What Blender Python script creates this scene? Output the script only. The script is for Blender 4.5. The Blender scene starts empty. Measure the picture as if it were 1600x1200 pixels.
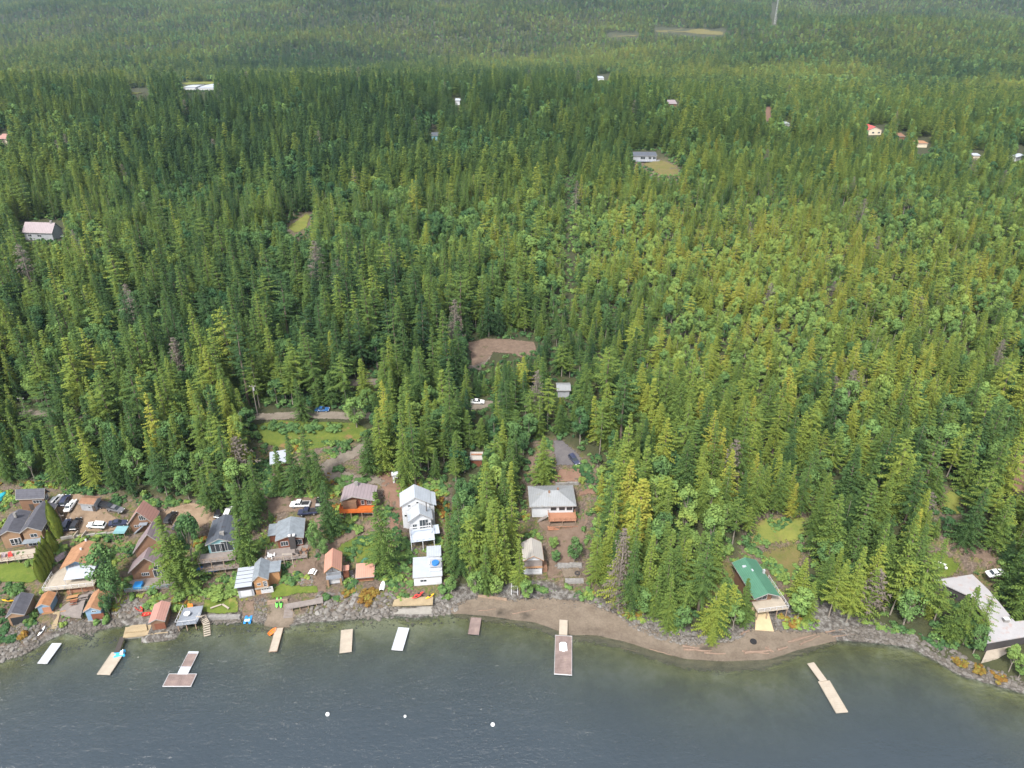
import bpy, math, random
import numpy as np
from mathutils import Vector, Matrix, geometry
rad = math.radians
rng = random.Random(7)
nrng = np.random.default_rng(11)
scene = bpy.context.scene
COL = scene.collection
# ---------------------------------------------------------------- camera
PITCH = rad(28.0); FPX = 1110.0; CAMZ = 135.0
cam_d = bpy.data.cameras.new('camera'); cam = bpy.data.objects.new('camera', cam_d)
COL.objects.link(cam); scene.camera = cam
cam.location = (0, 0, CAMZ); cam.rotation_euler = (math.pi/2 - PITCH, 0, 0)
cam_d.sensor_width = 36.0; cam_d.lens = 36.0*FPX/1600.0
cam_d.clip_start = 1.0; cam_d.clip_end = 20000.0
# ---------------------------------------------------------------- world, sun
world = bpy.data.worlds.new('World'); scene.world = world; world.use_nodes = True
wn = world.node_tree.nodes; wl = world.node_tree.links
bg = wn['Background']; sky = wn.new('ShaderNodeTexSky')
SUN_EL, SUN_AZ = rad(52), rad(205)          # azimuth clockwise from +Y
sky.sky_type = 'NISHITA'; sky.sun_disc = False
sky.sun_elevation = SUN_EL; sky.sun_rotation = SUN_AZ
sky.air_density = 1.0; sky.dust_density = 3.0; sky.ozone_density = 1.0
hs = wn.new('ShaderNodeHueSaturation'); hs.inputs['Saturation'].default_value = 0.35
wl.new(sky.outputs[0], hs.inputs['Color']); wl.new(hs.outputs[0], bg.inputs['Color'])
bg.inputs['Strength'].default_value = 0.15
sun_d = bpy.data.lights.new('sun', 'SUN'); sun = bpy.data.objects.new('sun', sun_d); COL.objects.link(sun)
sun_d.energy = 2.5; sun_d.angle = rad(7); sun_d.color = (1.0, 0.965, 0.9)
sv = Vector((math.sin(SUN_AZ)*math.cos(SUN_EL), math.cos(SUN_AZ)*math.cos(SUN_EL), math.sin(SUN_EL)))
sun.rotation_euler = sv.to_track_quat('Z', 'Y').to_euler()
scene.view_settings.view_transform = 'Standard'; scene.view_settings.look = 'None'
scene.view_settings.exposure = 1.15; scene.view_settings.gamma = 1.0
scene.cycles.max_bounces = 6; scene.cycles.volume_bounces = 0
scene.cycles.transparent_max_bounces = 12
# ---------------------------------------------------------------- pixel <-> world
CP, SP = math.cos(PITCH), math.sin(PITCH)
def ray(u, v):
    a = (u-800.0)/FPX; b = (v-600.0)/FPX
    return np.array([a, CP - b*SP, -SP - b*CP])
def proj(x, y, z):
    dz = z - CAMZ
    d = y*CP - dz*SP; up = y*SP + dz*CP
    d = np.maximum(d, 1e-3)
    return 800 + FPX*x/d, 600 - FPX*up/d, d
def atz(u, v, z):
    r = ray(u, v); t = (z - CAMZ)/r[2]
    return Vector((r[0]*t, r[1]*t, z))
# ---------------------------------------------------------------- noise
_perm = nrng.random((256, 256))
def vnoise(x, y):
    xi = np.floor(x).astype(int); yi = np.floor(y).astype(int)
    fx = x-xi; fy = y-yi; fx = fx*fx*(3-2*fx); fy = fy*fy*(3-2*fy)
    a = _perm[xi % 256, yi % 256]; b = _perm[(xi+1) % 256, yi % 256]
    c = _perm[xi % 256, (yi+1) % 256]; d = _perm[(xi+1) % 256, (yi+1) % 256]
    return (a*(1-fx)+b*fx)*(1-fy) + (c*(1-fx)+d*fx)*fy
def fbm(x, y, o=4):
    s = 0; a = .5; t = 0
    for i in range(o):
        s = s + a*vnoise(x*2**i+17.3*i, y*2**i+5.1*i); t += a; a *= .5
    return s/t
# ---------------------------------------------------------------- terrain height
SHORE = [(-60,1040),(0,1030),(40,1022),(75,1000),(110,985),(135,984),(165,978),(210,975),(262,985),(300,972),(330,968),(380,965),(405,972),(440,978),(480,972),
 (560,966),(610,962),(650,966),(690,958),(720,957),(760,960),(800,966),(835,970),(868,982),(890,990),(930,990),(975,1000),(1020,1014),(1070,1027),(1130,1031),
 (1200,1028),(1250,1012),(1300,1000),(1380,1006),(1425,1013),(1460,1030),(1500,1054),(1550,1068),(1600,1082),(1680,1110)]
_sp = np.array([atz(u, v, 0)[:2] for u, v in SHORE])
_sx = np.concatenate([[-4000, -400], _sp[:, 0], [260, 4000]]); _sy = np.concatenate([[_sp[0, 1]-30, _sp[0, 1]-12], _sp[:, 1], [_sp[-1, 1]-25, _sp[-1, 1]-60]])
def shoreY(x):
    return np.interp(x, _sx, _sy)
_pt = np.array([-400,-60,-25,-10,-4,0,2.5,6,10,18,36,66,110,190,310,450,560,640,720,850,1000,1400,2000,2600,3300,4500,6500,9000.])
_ph = np.array([-34,-11,-3.6,-1.35,-.5,0,.9,1.7,2.3,4.2,9.0,15,20.5,28,35.5,45,55,58,52,34,23,28,60,120,205,330,350,350.])
_bx = np.array([-4000,-32,-22,-12,0,10,20,40,52,62,75,90,97,4000]); _bw = np.array([0,0,3,9,11,16,12,9,8,13,16,6,0,0.])
def beachw(x): return np.interp(x, _bx, _bw)
def Hs(x, y):
    x = np.asarray(x, float); y = np.asarray(y, float)
    t = y - shoreY(x); w = beachw(x)
    tt = np.where(t < 0, t, np.where(t < w, t*0.09/0.36, (t-w) + w*0.09/0.36))
    # beach: shallow slope until w, then the bank
    h = np.interp(tt, _pt, _ph)
    h = np.where((t < 0) & (t > -60), h, h)
    # the knoll is lower towards the right
    k = np.clip((x-60)/260, 0, 1); k = k*k*(3-2*k)
    h = np.where(h > 30, 30 + (h-30)*(1-0.75*k*np.clip((1500-t)/500, 0, 1)), h)
    far = np.clip((t-40)/300, 0, 1)
    h = h + far*(fbm(x/140., y/140.)-.5)*14*np.clip(t/500, .3, 1)
    ff = np.clip((t-900)/1500, 0, 1)
    h = h + ff*((fbm(x/900.+3, y/900.)-.5)*190 + x*0.02)
    near = np.clip(t/25, 0, 1)
    h = h + near*(fbm(x/9., y/9., 2)-.5)*0.7
    return h
PADS = []   # level house pads: (cx, cy, ux, uy, hw, hd, z)
def H(x, y):
    h = Hs(x, y)
    for (cx, cy, ux, uy, hw, hd, z) in PADS:
        dx = x-cx; dy = y-cy
        a = np.abs(dx*ux+dy*uy)-hw; b = np.abs(-dx*uy+dy*ux)-hd
        m = np.clip(1-np.maximum(a, b)/3.0, 0, 1); m = m*m*(3-2*m)
        h = h*(1-m)+z*m
    return h
def h1(x, y): return float(H(np.array([x]), np.array([y]))[0])
def at(u, v, dh=0.0):
    r = ray(u, v); t = np.arange(90, 900, 4.0) if v > 330 else np.arange(300, 5000, 9.0)
    X, Y, Z = r[0]*t, r[1]*t, CAMZ + r[2]*t
    below = Z < H(X, Y)+dh
    i = int(np.argmax(below)); i = max(i, 1)
    lo, hi = t[i-1], t[i]
    for _ in range(20):
        m = (lo+hi)/2
        if CAMZ+r[2]*m < h1(r[0]*m, r[1]*m)+dh: hi = m
        else: lo = m
    return Vector((r[0]*hi, r[1]*hi, CAMZ+r[2]*hi))
def atr(u, v, r_=0): return at(u, v)
def in_poly(px, py, poly):
    px = np.asarray(px, float); py = np.asarray(py, float); c = np.zeros(px.shape, bool)
    n = len(poly)
    for i in range(n):
        x1, y1 = poly[i]; x2, y2 = poly[(i+1) % n]
        if y1 == y2: continue
        m = ((y1 > py) != (y2 > py)) & (px < (x2-x1)*(py-y1)/(y2-y1)+x1)
        c ^= m
    return c
# ---------------------------------------------------------------- object helpers
def tag(o, label=None, cat=None, group=None, kind=None):
    if label: o['label'] = label
    if cat: o['category'] = cat
    if group: o['group'] = group
    if kind: o['kind'] = kind
    return o
def empty(name, loc, rz=0.0):
    o = bpy.data.objects.new(name, None); COL.objects.link(o)
    o.location = loc; o.rotation_euler = (0, 0, rz); o.empty_display_size = .5
    return o
def linkmesh(name, me, mat=None, parent=None, link=True):
    o = bpy.data.objects.new(name, me)
    if mat is not None and not me.materials: me.materials.append(mat)
    if link: COL.objects.link(o)
    if parent is not None: o.parent = parent
    return o
class MB:
    def __init__(s): s.v = []; s.f = []
    def add(s, vs, fs):
        n = len(s.v); s.v += [tuple(p) for p in vs]; s.f += [tuple(i+n for i in f) for f in fs]; return s
    def box(s, x0, x1, y0, y1, z0, z1):
        if x0 > x1: x0, x1 = x1, x0
        if y0 > y1: y0, y1 = y1, y0
        if z0 > z1: z0, z1 = z1, z0
        v = [(x0,y0,z0),(x1,y0,z0),(x1,y1,z0),(x0,y1,z0),(x0,y0,z1),(x1,y0,z1),(x1,y1,z1),(x0,y1,z1)]
        return s.add(v, [(0,3,2,1),(4,5,6,7),(0,1,5,4),(1,2,6,5),(2,3,7,6),(3,0,4,7)])
    def tube(s, p, q, r, r2=None, n=6, cap=True):
        p = Vector(p); q = Vector(q); r2 = r if r2 is None else r2
        d = (q-p).normalized(); a = d.orthogonal().normalized(); b = d.cross(a)
        vs = []
        for (c, rr) in ((p, r), (q, r2)):
            for i in range(n):
                t = 2*math.pi*i/n; vs.append(c + a*rr*math.cos(t) + b*rr*math.sin(t))
        fs = [(i, (i+1) % n, n+(i+1) % n, n+i) for i in range(n)]
        if cap: fs += [tuple(range(n-1, -1, -1)), tuple(range(n, 2*n))]
        return s.add(vs, fs)
    def prism(s, poly, a0, a1, axis='y'):
        # poly of (p, z); extruded along axis from a0 to a1
        n = len(poly)
        f = (lambda p, a, z: (p, a, z)) if axis == 'y' else (lambda p, a, z: (a, p, z))
        vs = [f(p, a0, z) for p, z in poly] + [f(p, a1, z) for p, z in poly]
        fs = [tuple(range(n)), tuple(range(2*n-1, n-1, -1))] + [((i+1) % n, i, n+i, n+(i+1) % n) for i in range(n)]
        return s.add(vs, fs)
    def slab(s, vs, fs, th):
        n = len(vs); V = [tuple(p) for p in vs] + [(p[0], p[1], p[2]-th) for p in vs]
        F = [tuple(f) for f in fs] + [tuple(i+n for i in reversed(f)) for f in fs]
        cnt = {}
        for f in fs:
            for i in range(len(f)):
                a, b = f[i], f[(i+1) % len(f)]; cnt[(a, b)] = 1
        for (a, b) in cnt:
            if (b, a) not in cnt: F.append((b, a, a+n, b+n))
        return s.add(V, F)
    def rot_last(s, n0, M):
        for i in range(n0, len(s.v)): s.v[i] = tuple(M @ Vector(s.v[i]))
    def build(s, name, mat, parent=None, smooth=False):
        me = bpy.data.meshes.new(name); me.from_pydata(s.v, [], s.f); me.update()
        if smooth: me.shade_smooth()
        return linkmesh(name, me, mat, parent)
# ---------------------------------------------------------------- materials
def C(r, g=None, b=None):
    if g is None: return (r[0], r[1], r[2], 1)
    return (r, g, b, 1)
def srgb(r, g, b):
    f = lambda c: (c/255/12.92) if c/255 <= .04045 else ((c/255+.055)/1.055)**2.4
    return (f(r), f(g), f(b))
def mk(name):
    m = bpy.data.materials.new(name); m.use_nodes = True
    return m, m.node_tree.nodes, m.node_tree.links, m.node_tree.nodes['Principled BSDF']
def mixc(N, L, fac, a, b, mode='MIX'):
    n = N.new('ShaderNodeMix'); n.data_type = 'RGBA'; n.blend_type = mode
    for sock, val in ((n.inputs[0], fac), (n.inputs[6], a), (n.inputs[7], b)):
        if hasattr(val, 'links') or isinstance(val, bpy.types.NodeSocket): L.new(val, sock)
        elif isinstance(val, (int, float)): sock.default_value = val
        else: sock.default_value = C(val)
    return n.outputs[2]
def math_(N, L, op, a, b=0.0, clamp=False):
    n = N.new('ShaderNodeMath'); n.operation = op; n.use_clamp = clamp
    for i, val in enumerate((a, b)):
        if isinstance(val, bpy.types.NodeSocket): L.new(val, n.inputs[i])
        else: n.inputs[i].default_value = val
    return n.outputs[0]
def noise_(N, L, scale, detail=4, coord='Object', vec=None, rough=.6):
    t = N.new('ShaderNodeTexNoise'); t.inputs['Scale'].default_value = scale; t.inputs['Detail'].default_value = detail
    t.inputs['Roughness'].default_value = rough
    if vec is None:
        tc = N.new('ShaderNodeTexCoord'); vec = tc.outputs[coord]
    L.new(vec, t.inputs['Vector']); return t.outputs['Fac']
def ramp_(N, L, fac, stops):
    r = N.new('ShaderNodeValToRGB'); e = r.color_ramp.elements
    while len(e) < len(stops): e.new(0.5)
    for i, (p, c) in enumerate(stops): e[i].position = p; e[i].color = C(c) if len(c) == 3 else c
    L.new(fac, r.inputs[0]); return r.outputs[0]
def wave_(N, L, scale, direction='X', vec=None, dist=0.0):
    tc = N.new('ShaderNodeTexCoord'); w = N.new('ShaderNodeTexWave'); w.bands_direction = direction
    w.inputs['Scale'].default_value = scale; w.inputs['Distortion'].default_value = dist
    L.new(tc.outputs['Object'], w.inputs['Vector']); return w.outputs['Fac']
def smat(name, col, rough=.8, var=.25, vscale=1.2, stripe=None, sdark=.75, metallic=0, spec=.3, stain=None, bump=.0):
    """painted, timber, metal or stone surface: base colour with blotches, optional boards/seams (axis, period m)"""
    m, N, L, P = mk(name)
    n1 = noise_(N, L, vscale, 5); n2 = noise_(N, L, vscale*9, 3)
    f = math_(N, L, 'ADD', math_(N, L, 'MULTIPLY', n1, .65), math_(N, L, 'MULTIPLY', n2, .35))
    f = math_(N, L, 'MULTIPLY_ADD', f, 2.2); N[-1].inputs[2].default_value = -.6; N[-1].use_clamp = True
    lo = tuple(c*(1-var) for c in col); hi = tuple(min(.9, c*(1+var*.7)) for c in col)
    c = mixc(N, L, f, lo, hi)
    if stain:
        sn = noise_(N, L, stain[1], 6); sf = math_(N, L, 'MULTIPLY_ADD', sn, 6.0); N[-1].inputs[2].default_value = -6.0*stain[2]; N[-1].use_clamp = True
        c = mixc(N, L, sf, c, stain[0])
    if stripe:
        ax, per = stripe
        w = wave_(N, L, 0.314159/per*1.0, ax)
        g = math_(N, L, 'GREATER_THAN', w, .1)
        g = math_(N, L, 'MULTIPLY_ADD', g, 1-sdark); N[-1].inputs[2].default_value = sdark
        c = mixc(N, L, 1.0, c, (1, 1, 1), 'MULTIPLY'); mixn = N[-1]
        comb = N.new('ShaderNodeCombineColor')
        for i in range(3): L.new(g, comb.inputs[i])
        L.new(comb.outputs[0], mixn.inputs[7])
        bp = N.new('ShaderNodeBump'); bp.inputs['Strength'].default_value = .35; bp.inputs['Distance'].default_value = .03
        L.new(w, bp.inputs['Height']); L.new(bp.outputs[0], P.inputs['Normal'])
    L.new(c, P.inputs['Base Color'])
    P.inputs['Roughness'].default_value = rough; P.inputs['Metallic'].default_value = metallic
    P.inputs['Specular IOR Level'].default_value = spec
    return m
# ---------------------------------------------------------------- ground, lake
def axis_pts(lo, hi, step, out, g=1.07):
    a = list(np.arange(lo, hi+.01, step)); s = step; r = a[-1]
    R = []
    while r < out[1]:
        s *= g; r += s; R.append(r)
    s = step; r = a[0]; Lf = []
    while r > out[0]:
        s *= g; r -= s; Lf.append(r)
    return np.array(Lf[::-1]+a+R)
def grid_mesh(name, xs, ys, zfun, attrs=None):
    X, Y = np.meshgrid(xs, ys); Z = zfun(X.ravel(), Y.ravel())
    V = np.stack([X.ravel(), Y.ravel(), Z], 1); nx, ny = len(xs), len(ys)
    i = np.arange((nx-1)*(ny-1)); r, c = i//(nx-1), i % (nx-1); a = r*nx+c
    F = np.stack([a, a+1, a+nx+1, a+nx], 1)
    me = bpy.data.meshes.new(name); me.vertices.add(len(V)); me.vertices.foreach_set('co', V.ravel().astype(np.float32))
    me.loops.add(F.size); me.loops.foreach_set('vertex_index', F.ravel().astype(np.int32))
    me.polygons.add(len(F)); me.polygons.foreach_set('loop_start', (np.arange(len(F))*4).astype(np.int32))
    me.polygons.foreach_set('loop_total', np.full(len(F), 4, np.int32))
    me.update(calc_edges=True); me.shade_smooth()
    for k, fn in (attrs or {}).items():
        at_ = me.attributes.new(k, 'FLOAT', 'POINT'); at_.data.foreach_set('value', fn(V[:, 0], V[:, 1], V[:, 2]).astype(np.float32))
    return me
def poly_soft(u, v, poly, soft):
    """1 inside a pixel-space outline, falling off over `soft` px outside"""
    ins = in_poly(u, v, poly); d = np.full(u.shape, 1e9)
    n = len(poly)
    for i in range(n):
        ax, ay = poly[i]; bx, by = poly[(i+1) % n]; dx, dy = bx-ax, by-ay
        t = np.clip(((u-ax)*dx+(v-ay)*dy)/(dx*dx+dy*dy), 0, 1)
        d = np.minimum(d, np.hypot(u-ax-t*dx, v-ay-t*dy))
    return np.where(ins, 1, np.clip(1-d/soft, 0, 1))
YARD = [(-80,770),(0,756),(30,752),(90,758),(165,765),(200,778),(262,782),(300,785),(345,800),(370,803),(400,790),(408,700),(440,692),(540,690),(590,715),(640,745),(700,755),(700,830),(706,930),(640,1000),(0,1060),(-80,1060)]
YARD2 = [(820,752),(838,690),(868,690),(930,730),(925,800),(915,870),(925,905),(940,950),(850,930),(810,900)]
YARDS = [[(1160,868),(1172,812),(1255,800),(1262,850),(1245,915),(1225,960),(1190,880)],[(1450,905),(1462,840),(1530,838),(1570,870),(1560,910),(1500,925)],[(1095,880),(1136,872),(1175,940),(1100,960)],[(1462,768),(1505,768),(1500,805),(1460,805)],[(985,252),(1066,256),(1074,280),(1030,282)],[(445,350),(486,328),(488,360),(455,370)]]
def yardmask(x, y, z):
    u, v, d = proj(x, y, z)
    return np.max([poly_soft(u, v, p, 12) for p in [YARD, YARD2]+YARDS], 0)
def shoremask(x, y, z):
    t = y-shoreY(x)-beachw(x)*.8
    return np.clip(1.1-t/3.6, 0, 1)
def build_land():
    xs = axis_pts(-175, 205, 1.3, (-4300, 4300)); ys = axis_pts(85, 330, 1.3, (-900, 5200), 1.045)
    me = grid_mesh('ground', xs, ys, H, {'yard': yardmask, 'shore': shoremask})
    m, N, L, P = mk('ground_soil')
    n1 = noise_(N, L, .35, 6); n2 = noise_(N, L, 1.7, 5); n3 = noise_(N, L, .06, 4)
    forest = mixc(N, L, n1, (.018, .026, .010), (.055, .055, .018))
    grass = ramp_(N, L, n2, [(.3, (.035, .055, .012)), (.45, (.07, .095, .018)), (.55, (.12, .09, .035)), (.7, (.15, .10, .065))])
    dirt = ramp_(N, L, n2, [(.3, (.05, .038, .028)), (.5, (.10, .073, .055)), (.7, (.16, .125, .10))])
    sel = math_(N, L, 'MULTIPLY_ADD', n1, 7.0); N[-1].inputs[2].default_value = -2.8; N[-1].use_clamp = True
    yard = mixc(N, L, sel, grass, dirt)
    ya = N.new('ShaderNodeAttribute'); ya.attribute_name = 'yard'
    c = mixc(N, L, ya.outputs['Fac'], forest, yard)
    sa = N.new('ShaderNodeAttribute'); sa.attribute_name = 'shore'
    sn = noise_(N, L, .8, 8, rough=.7)
    rock = ramp_(N, L, sn, [(.35, (.035, .03, .027)), (.48, (.085, .075, .065)), (.56, (.15, .14, .13)), (.7, (.24, .24, .22))])
    sf = math_(N, L, 'ADD', sa.outputs['Fac'], math_(N, L, 'MULTIPLY_ADD', n2, 1.0)); N[-2].inputs[2].default_value = -.5
    sf = math_(N, L, 'MULTIPLY_ADD', sf, 3.0, True); N[-1].inputs[2].default_value = -1.2
    c = mixc(N, L, sf, c, rock)
    # under water: sand with weed patches
    g = N.new('ShaderNodeNewGeometry'); sp = N.new('ShaderNodeSeparateXYZ'); L.new(g.outputs['Position'], sp.inputs[0])
    uw = math_(N, L, 'MULTIPLY_ADD', sp.outputs[2], -6.0, True); N[-1].inputs[2].default_value = -.2; N[-1].use_clamp = True
    wb = noise_(N, L, .09, 5)
    bed = ramp_(N, L, wb, [(.40, (.10, .09, .022)), (.5, (.17, .16, .07)), (.60, (.25, .235, .17))])
    c = mixc(N, L, uw, c, bed)
    L.new(c, P.inputs['Base Color']); P.inputs['Roughness'].default_value = .95
    bp = N.new('ShaderNodeBump'); bp.inputs['Strength'].default_value = .8; bp.inputs['Distance'].default_value = .35
    L.new(n2, bp.inputs['Height']); L.new(bp.outputs[0], P.inputs['Normal'])
    tag(linkmesh('ground', me, m), kind='structure')
    # lake
    xs = axis_pts(-150, 190, 2.0, (-2600, 2600), 1.12); ys = axis_pts(60, 150, 1.0, (-900, 190), 1.1)
    ys = np.append(ys[ys < 175], 176.)
    me = grid_mesh('lake', xs, ys, lambda x, y: x*0, {'depth': lambda x, y, z: -H(x, y)})
    m, N, L, P = mk('lake_water'); N.remove(P); out = N['Material Output']
    da = N.new('ShaderNodeAttribute'); da.attribute_name = 'depth'
    f = math_(N, L, 'MULTIPLY', da.outputs['Fac'], -.52)
    f = math_(N, L, 'POWER', 2.71828, f)                    # what is left of the bed's light
    dn = noise_(N, L, .03, 4)
    body = mixc(N, L, dn, (.030, .041, .053), (.043, .057, .072))
    shal = mixc(N, L, math_(N, L, 'MULTIPLY', f, 1.1, True), body, (.062, .076, .066))
    dif = N.new('ShaderNodeBsdfDiffuse'); L.new(shal, dif.inputs['Color'])
    tr = N.new('ShaderNodeBsdfTransparent'); tr.inputs['Color'].default_value = (.86, .93, .84, 1)
    ms = N.new('ShaderNodeMixShader')
    f2 = math_(N, L, 'MULTIPLY', f, .92)
    L.new(f2, ms.inputs[0]); L.new(dif.outputs[0], ms.inputs[1]); L.new(tr.outputs[0], ms.inputs[2])
    gl = N.new('ShaderNodeBsdfGlossy'); gl.inputs['Roughness'].default_value = .13; gl.inputs['Color'].default_value = (1, 1, 1, 1)
    fr = N.new('ShaderNodeFresnel'); fr.inputs['IOR'].default_value = 1.33
    tc = N.new('ShaderNodeTexCoord'); mp = N.new('ShaderNodeMapping'); L.new(tc.outputs['Object'], mp.inputs[0])
    mp.inputs['Rotation'].default_value = (0, 0, rad(-24)); mp.inputs['Scale'].default_value = (.45, 1.0, 1)
    w1 = noise_(N, L, 1.35, 3, vec=mp.outputs[0], rough=.6)
    w2 = noise_(N, L, .22, 2, vec=mp.outputs[0]); w3 = noise_(N, L, 3.2, 2)
    hgt = math_(N, L, 'ADD', math_(N, L, 'MULTIPLY', w1, .42), math_(N, L, 'ADD', math_(N, L, 'MULTIPLY', w2, .7), math_(N, L, 'MULTIPLY', w3, .10)))
    calm = noise_(N, L, .018, 3); calm = math_(N, L, 'MULTIPLY_ADD', calm, 1.6); N[-1].inputs[2].default_value = .1
    hgt = math_(N, L, 'MULTIPLY', hgt, calm)
    bp = N.new('ShaderNodeBump'); bp.inputs['Strength'].default_value = 1.0; bp.inputs['Distance'].default_value = 1.15
    L.new(hgt, bp.inputs['Height'])
    for n in (gl, fr): L.new(bp.outputs[0], n.inputs['Normal'])
    m2 = N.new('ShaderNodeMixShader'); L.new(fr.outputs[0], m2.inputs[0]); L.new(ms.outputs[0], m2.inputs[1]); L.new(gl.outputs[0], m2.inputs[2])
    L.new(m2.outputs[0], out.inputs['Surface'])
    tag(linkmesh('lake_water', me, m), kind='structure')
# sheets draped on the ground (roads, lawns, beach): soft ragged edges through the 'edge' attribute
def drape_mat(name, lo, hi, scale=1.0, extra=None, ragged=.8):
    m, N, L, P = mk(name)
    n1 = noise_(N, L, scale, 6); n2 = noise_(N, L, scale*7, 4)
    f = math_(N, L, 'ADD', math_(N, L, 'MULTIPLY', n1, .6), math_(N, L, 'MULTIPLY', n2, .4))
    f = math_(N, L, 'MULTIPLY_ADD', f, 3.0); N[-1].inputs[2].default_value = -1.0; N[-1].use_clamp = True
    c = mixc(N, L, f, lo, hi)
    if extra:
        e = noise_(N, L, extra[1], 5); e = math_(N, L, 'MULTIPLY_ADD', e, 8.0); N[-1].inputs[2].default_value = -8*extra[2]; N[-1].use_clamp = True
        c = mixc(N, L, e, c, extra[0])
    L.new(c, P.inputs['Base Color']); P.inputs['Roughness'].default_value = .93; P.inputs['Specular IOR Level'].default_value = .15
    ea = N.new('ShaderNodeAttribute'); ea.attribute_name = 'edge'
    en = noise_(N, L, 1.1, 5)
    a = math_(N, L, 'MULTIPLY_ADD', en, -1.8); N[-1].inputs[2].default_value = .9
    a = math_(N, L, 'MULTIPLY', a, ragged); a = math_(N, L, 'ADD', a, ea.outputs['Fac'])
    a = math_(N, L, 'MULTIPLY_ADD', a, 5.0); N[-1].inputs[2].default_value = -1.2; N[-1].use_clamp = True
    L.new(a, P.inputs['Alpha'])
    bp = N.new('ShaderNodeBump'); bp.inputs['Strength'].default_value = .4; bp.inputs['Distance'].default_value = .1
    L.new(n2, bp.inputs['Height']); L.new(bp.outputs[0], P.inputs['Normal'])
    return m
def ribbon_poly(pts, w):
    """pixel centreline + metre width -> world outline"""
    P_ = [at(u, v) for u, v in pts]; Lf, Rt = [], []
    for i, p in enumerate(P_):
        a = P_[max(i-1, 0)]; b = P_[min(i+1, len(P_)-1)]; d = (b-a); d.z = 0; d.normalize(); n = Vector((-d.y, d.x, 0))
        ww = w[i] if isinstance(w, (list, tuple)) else w
        Lf.append((p+n*ww/2)[:2]); Rt.append((p-n*ww/2)[:2])
    return Lf + Rt[::-1]
def drape(name, outline, mat, off=.10, step=1.5, soft=1.2, world=False, zfun=None):
    pts = outline if world else [tuple(at(u, v)[:2]) for u, v in outline]
    bd = []
    for i in range(len(pts)):
        a = np.array(pts[i]); b = np.array(pts[(i+1) % len(pts)]); n = max(1, int(np.hypot(*(b-a))/step))
        for k in range(n): bd.append(tuple(a+(b-a)*k/n))
    xs = [p[0] for p in bd]; ys = [p[1] for p in bd]
    gx, gy = np.meshgrid(np.arange(min(xs), max(xs), step), np.arange(min(ys), max(ys), step))
    gx = gx.ravel() + nrng.uniform(-.2, .2, gx.size); gy = gy.ravel() + nrng.uniform(-.2, .2, gy.size)
    ins = in_poly(gx, gy, bd); gx, gy = gx[ins], gy[ins]
    B = np.array(bd); d = np.full(len(gx), 1e9)
    for i in range(0, len(B)): d = np.minimum(d, np.hypot(gx-B[i, 0], gy-B[i, 1]))
    k = d > step*.45; gx, gy = gx[k], gy[k]
    co = [Vector(p) for p in bd]+[Vector((float(a), float(b))) for a, b in zip(gx, gy)]
    nb = len(bd)
    r = geometry.delaunay_2d_cdt(co, [], [list(range(nb))], 1, 1e-4)
    V2 = np.array([tuple(p) for p in r[0]]); zf = zfun or H
    Z = zf(V2[:, 0], V2[:, 1])+off
    me = bpy.data.meshes.new(name); me.from_pydata([(float(a), float(b), float(c)) for (a, b), c in zip(V2, Z)], [], r[2]); me.update()
    d = np.full(len(V2), 1e9)
    for i in range(len(B)):
        a = B[i]; b = B[(i+1) % len(B)]; dd = b-a; L2 = max(dd@dd, 1e-9)
        t = np.clip(((V2-a)@dd)/L2, 0, 1); d = np.minimum(d, np.hypot(*(V2-a-t[:, None]*dd).T))
    at_ = me.attributes.new('edge', 'FLOAT', 'POINT'); at_.data.foreach_set('value', np.clip(d/soft, 0, 1).astype(np.float32))
    return tag(linkmesh(name, me, mat), kind='structure')
# ---------------------------------------------------------------- trees
def foliage_mat(name, stops, var=.3):
    m, N, L, P = mk(name)
    a = N.new('ShaderNodeAttribute'); a.attribute_type = 'INSTANCER'; a.attribute_name = 'tint'
    fv = N.new('ShaderNodeAttribute'); fv.attribute_name = 'leaf'
    t = math_(N, L, 'ADD', a.outputs['Fac'], math_(N, L, 'MULTIPLY_ADD', fv.outputs['Fac'], .22)); N[-2].inputs[2].default_value = -.11
    c = ramp_(N, L, t, stops)
    n1 = noise_(N, L, .55, 3)
    b = math_(N, L, 'MULTIPLY_ADD', n1, var*2.4); N[-1].inputs[2].default_value = 1.2-var*1.2
    h = N.new('ShaderNodeHueSaturation'); L.new(c, h.inputs['Color']); L.new(b, h.inputs['Value'])
    L.new(h.outputs[0], P.inputs['Base Color']); P.inputs['Roughness'].default_value = .8; P.inputs['Specular IOR Level'].default_value = .06
    tr = N.new('ShaderNodeBsdfTranslucent'); L.new(h.outputs[0], tr.inputs['Color'])
    ms = N.new('ShaderNodeMixShader'); ms.inputs[0].default_value = .18
    L.new(P.outputs[0], ms.inputs[1]); L.new(tr.outputs[0], ms.inputs[2]); L.new(ms.outputs[0], N['Material Output'].inputs['Surface'])
    return m
NEEDLE = foliage_mat('needles', [(0, (.024,.053,.026)), (.3, (.050,.092,.030)), (.5, (.096,.145,.034)), (.7, (.16,.20,.038)), (.85, (.225,.24,.042)), (1, (.25,.20,.045))])
LEAF = foliage_mat('leaves', [(0, (.03,.075,.034)), (.3, (.058,.115,.044)), (.5, (.106,.18,.056)), (.7, (.16,.23,.060)), (.84, (.205,.25,.056)), (.92, (.20,.15,.035)), (1, (.18,.095,.025))])
DEADM = smat('dead_twigs', (.15, .125, .105), .9, .35, 2.0)
BARK = smat('bark', (.13, .10, .08), .95, .4, 3.0)
PALEBARK = smat('pale_bark', (.22, .19, .16), .9, .35, 3.0)
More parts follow.
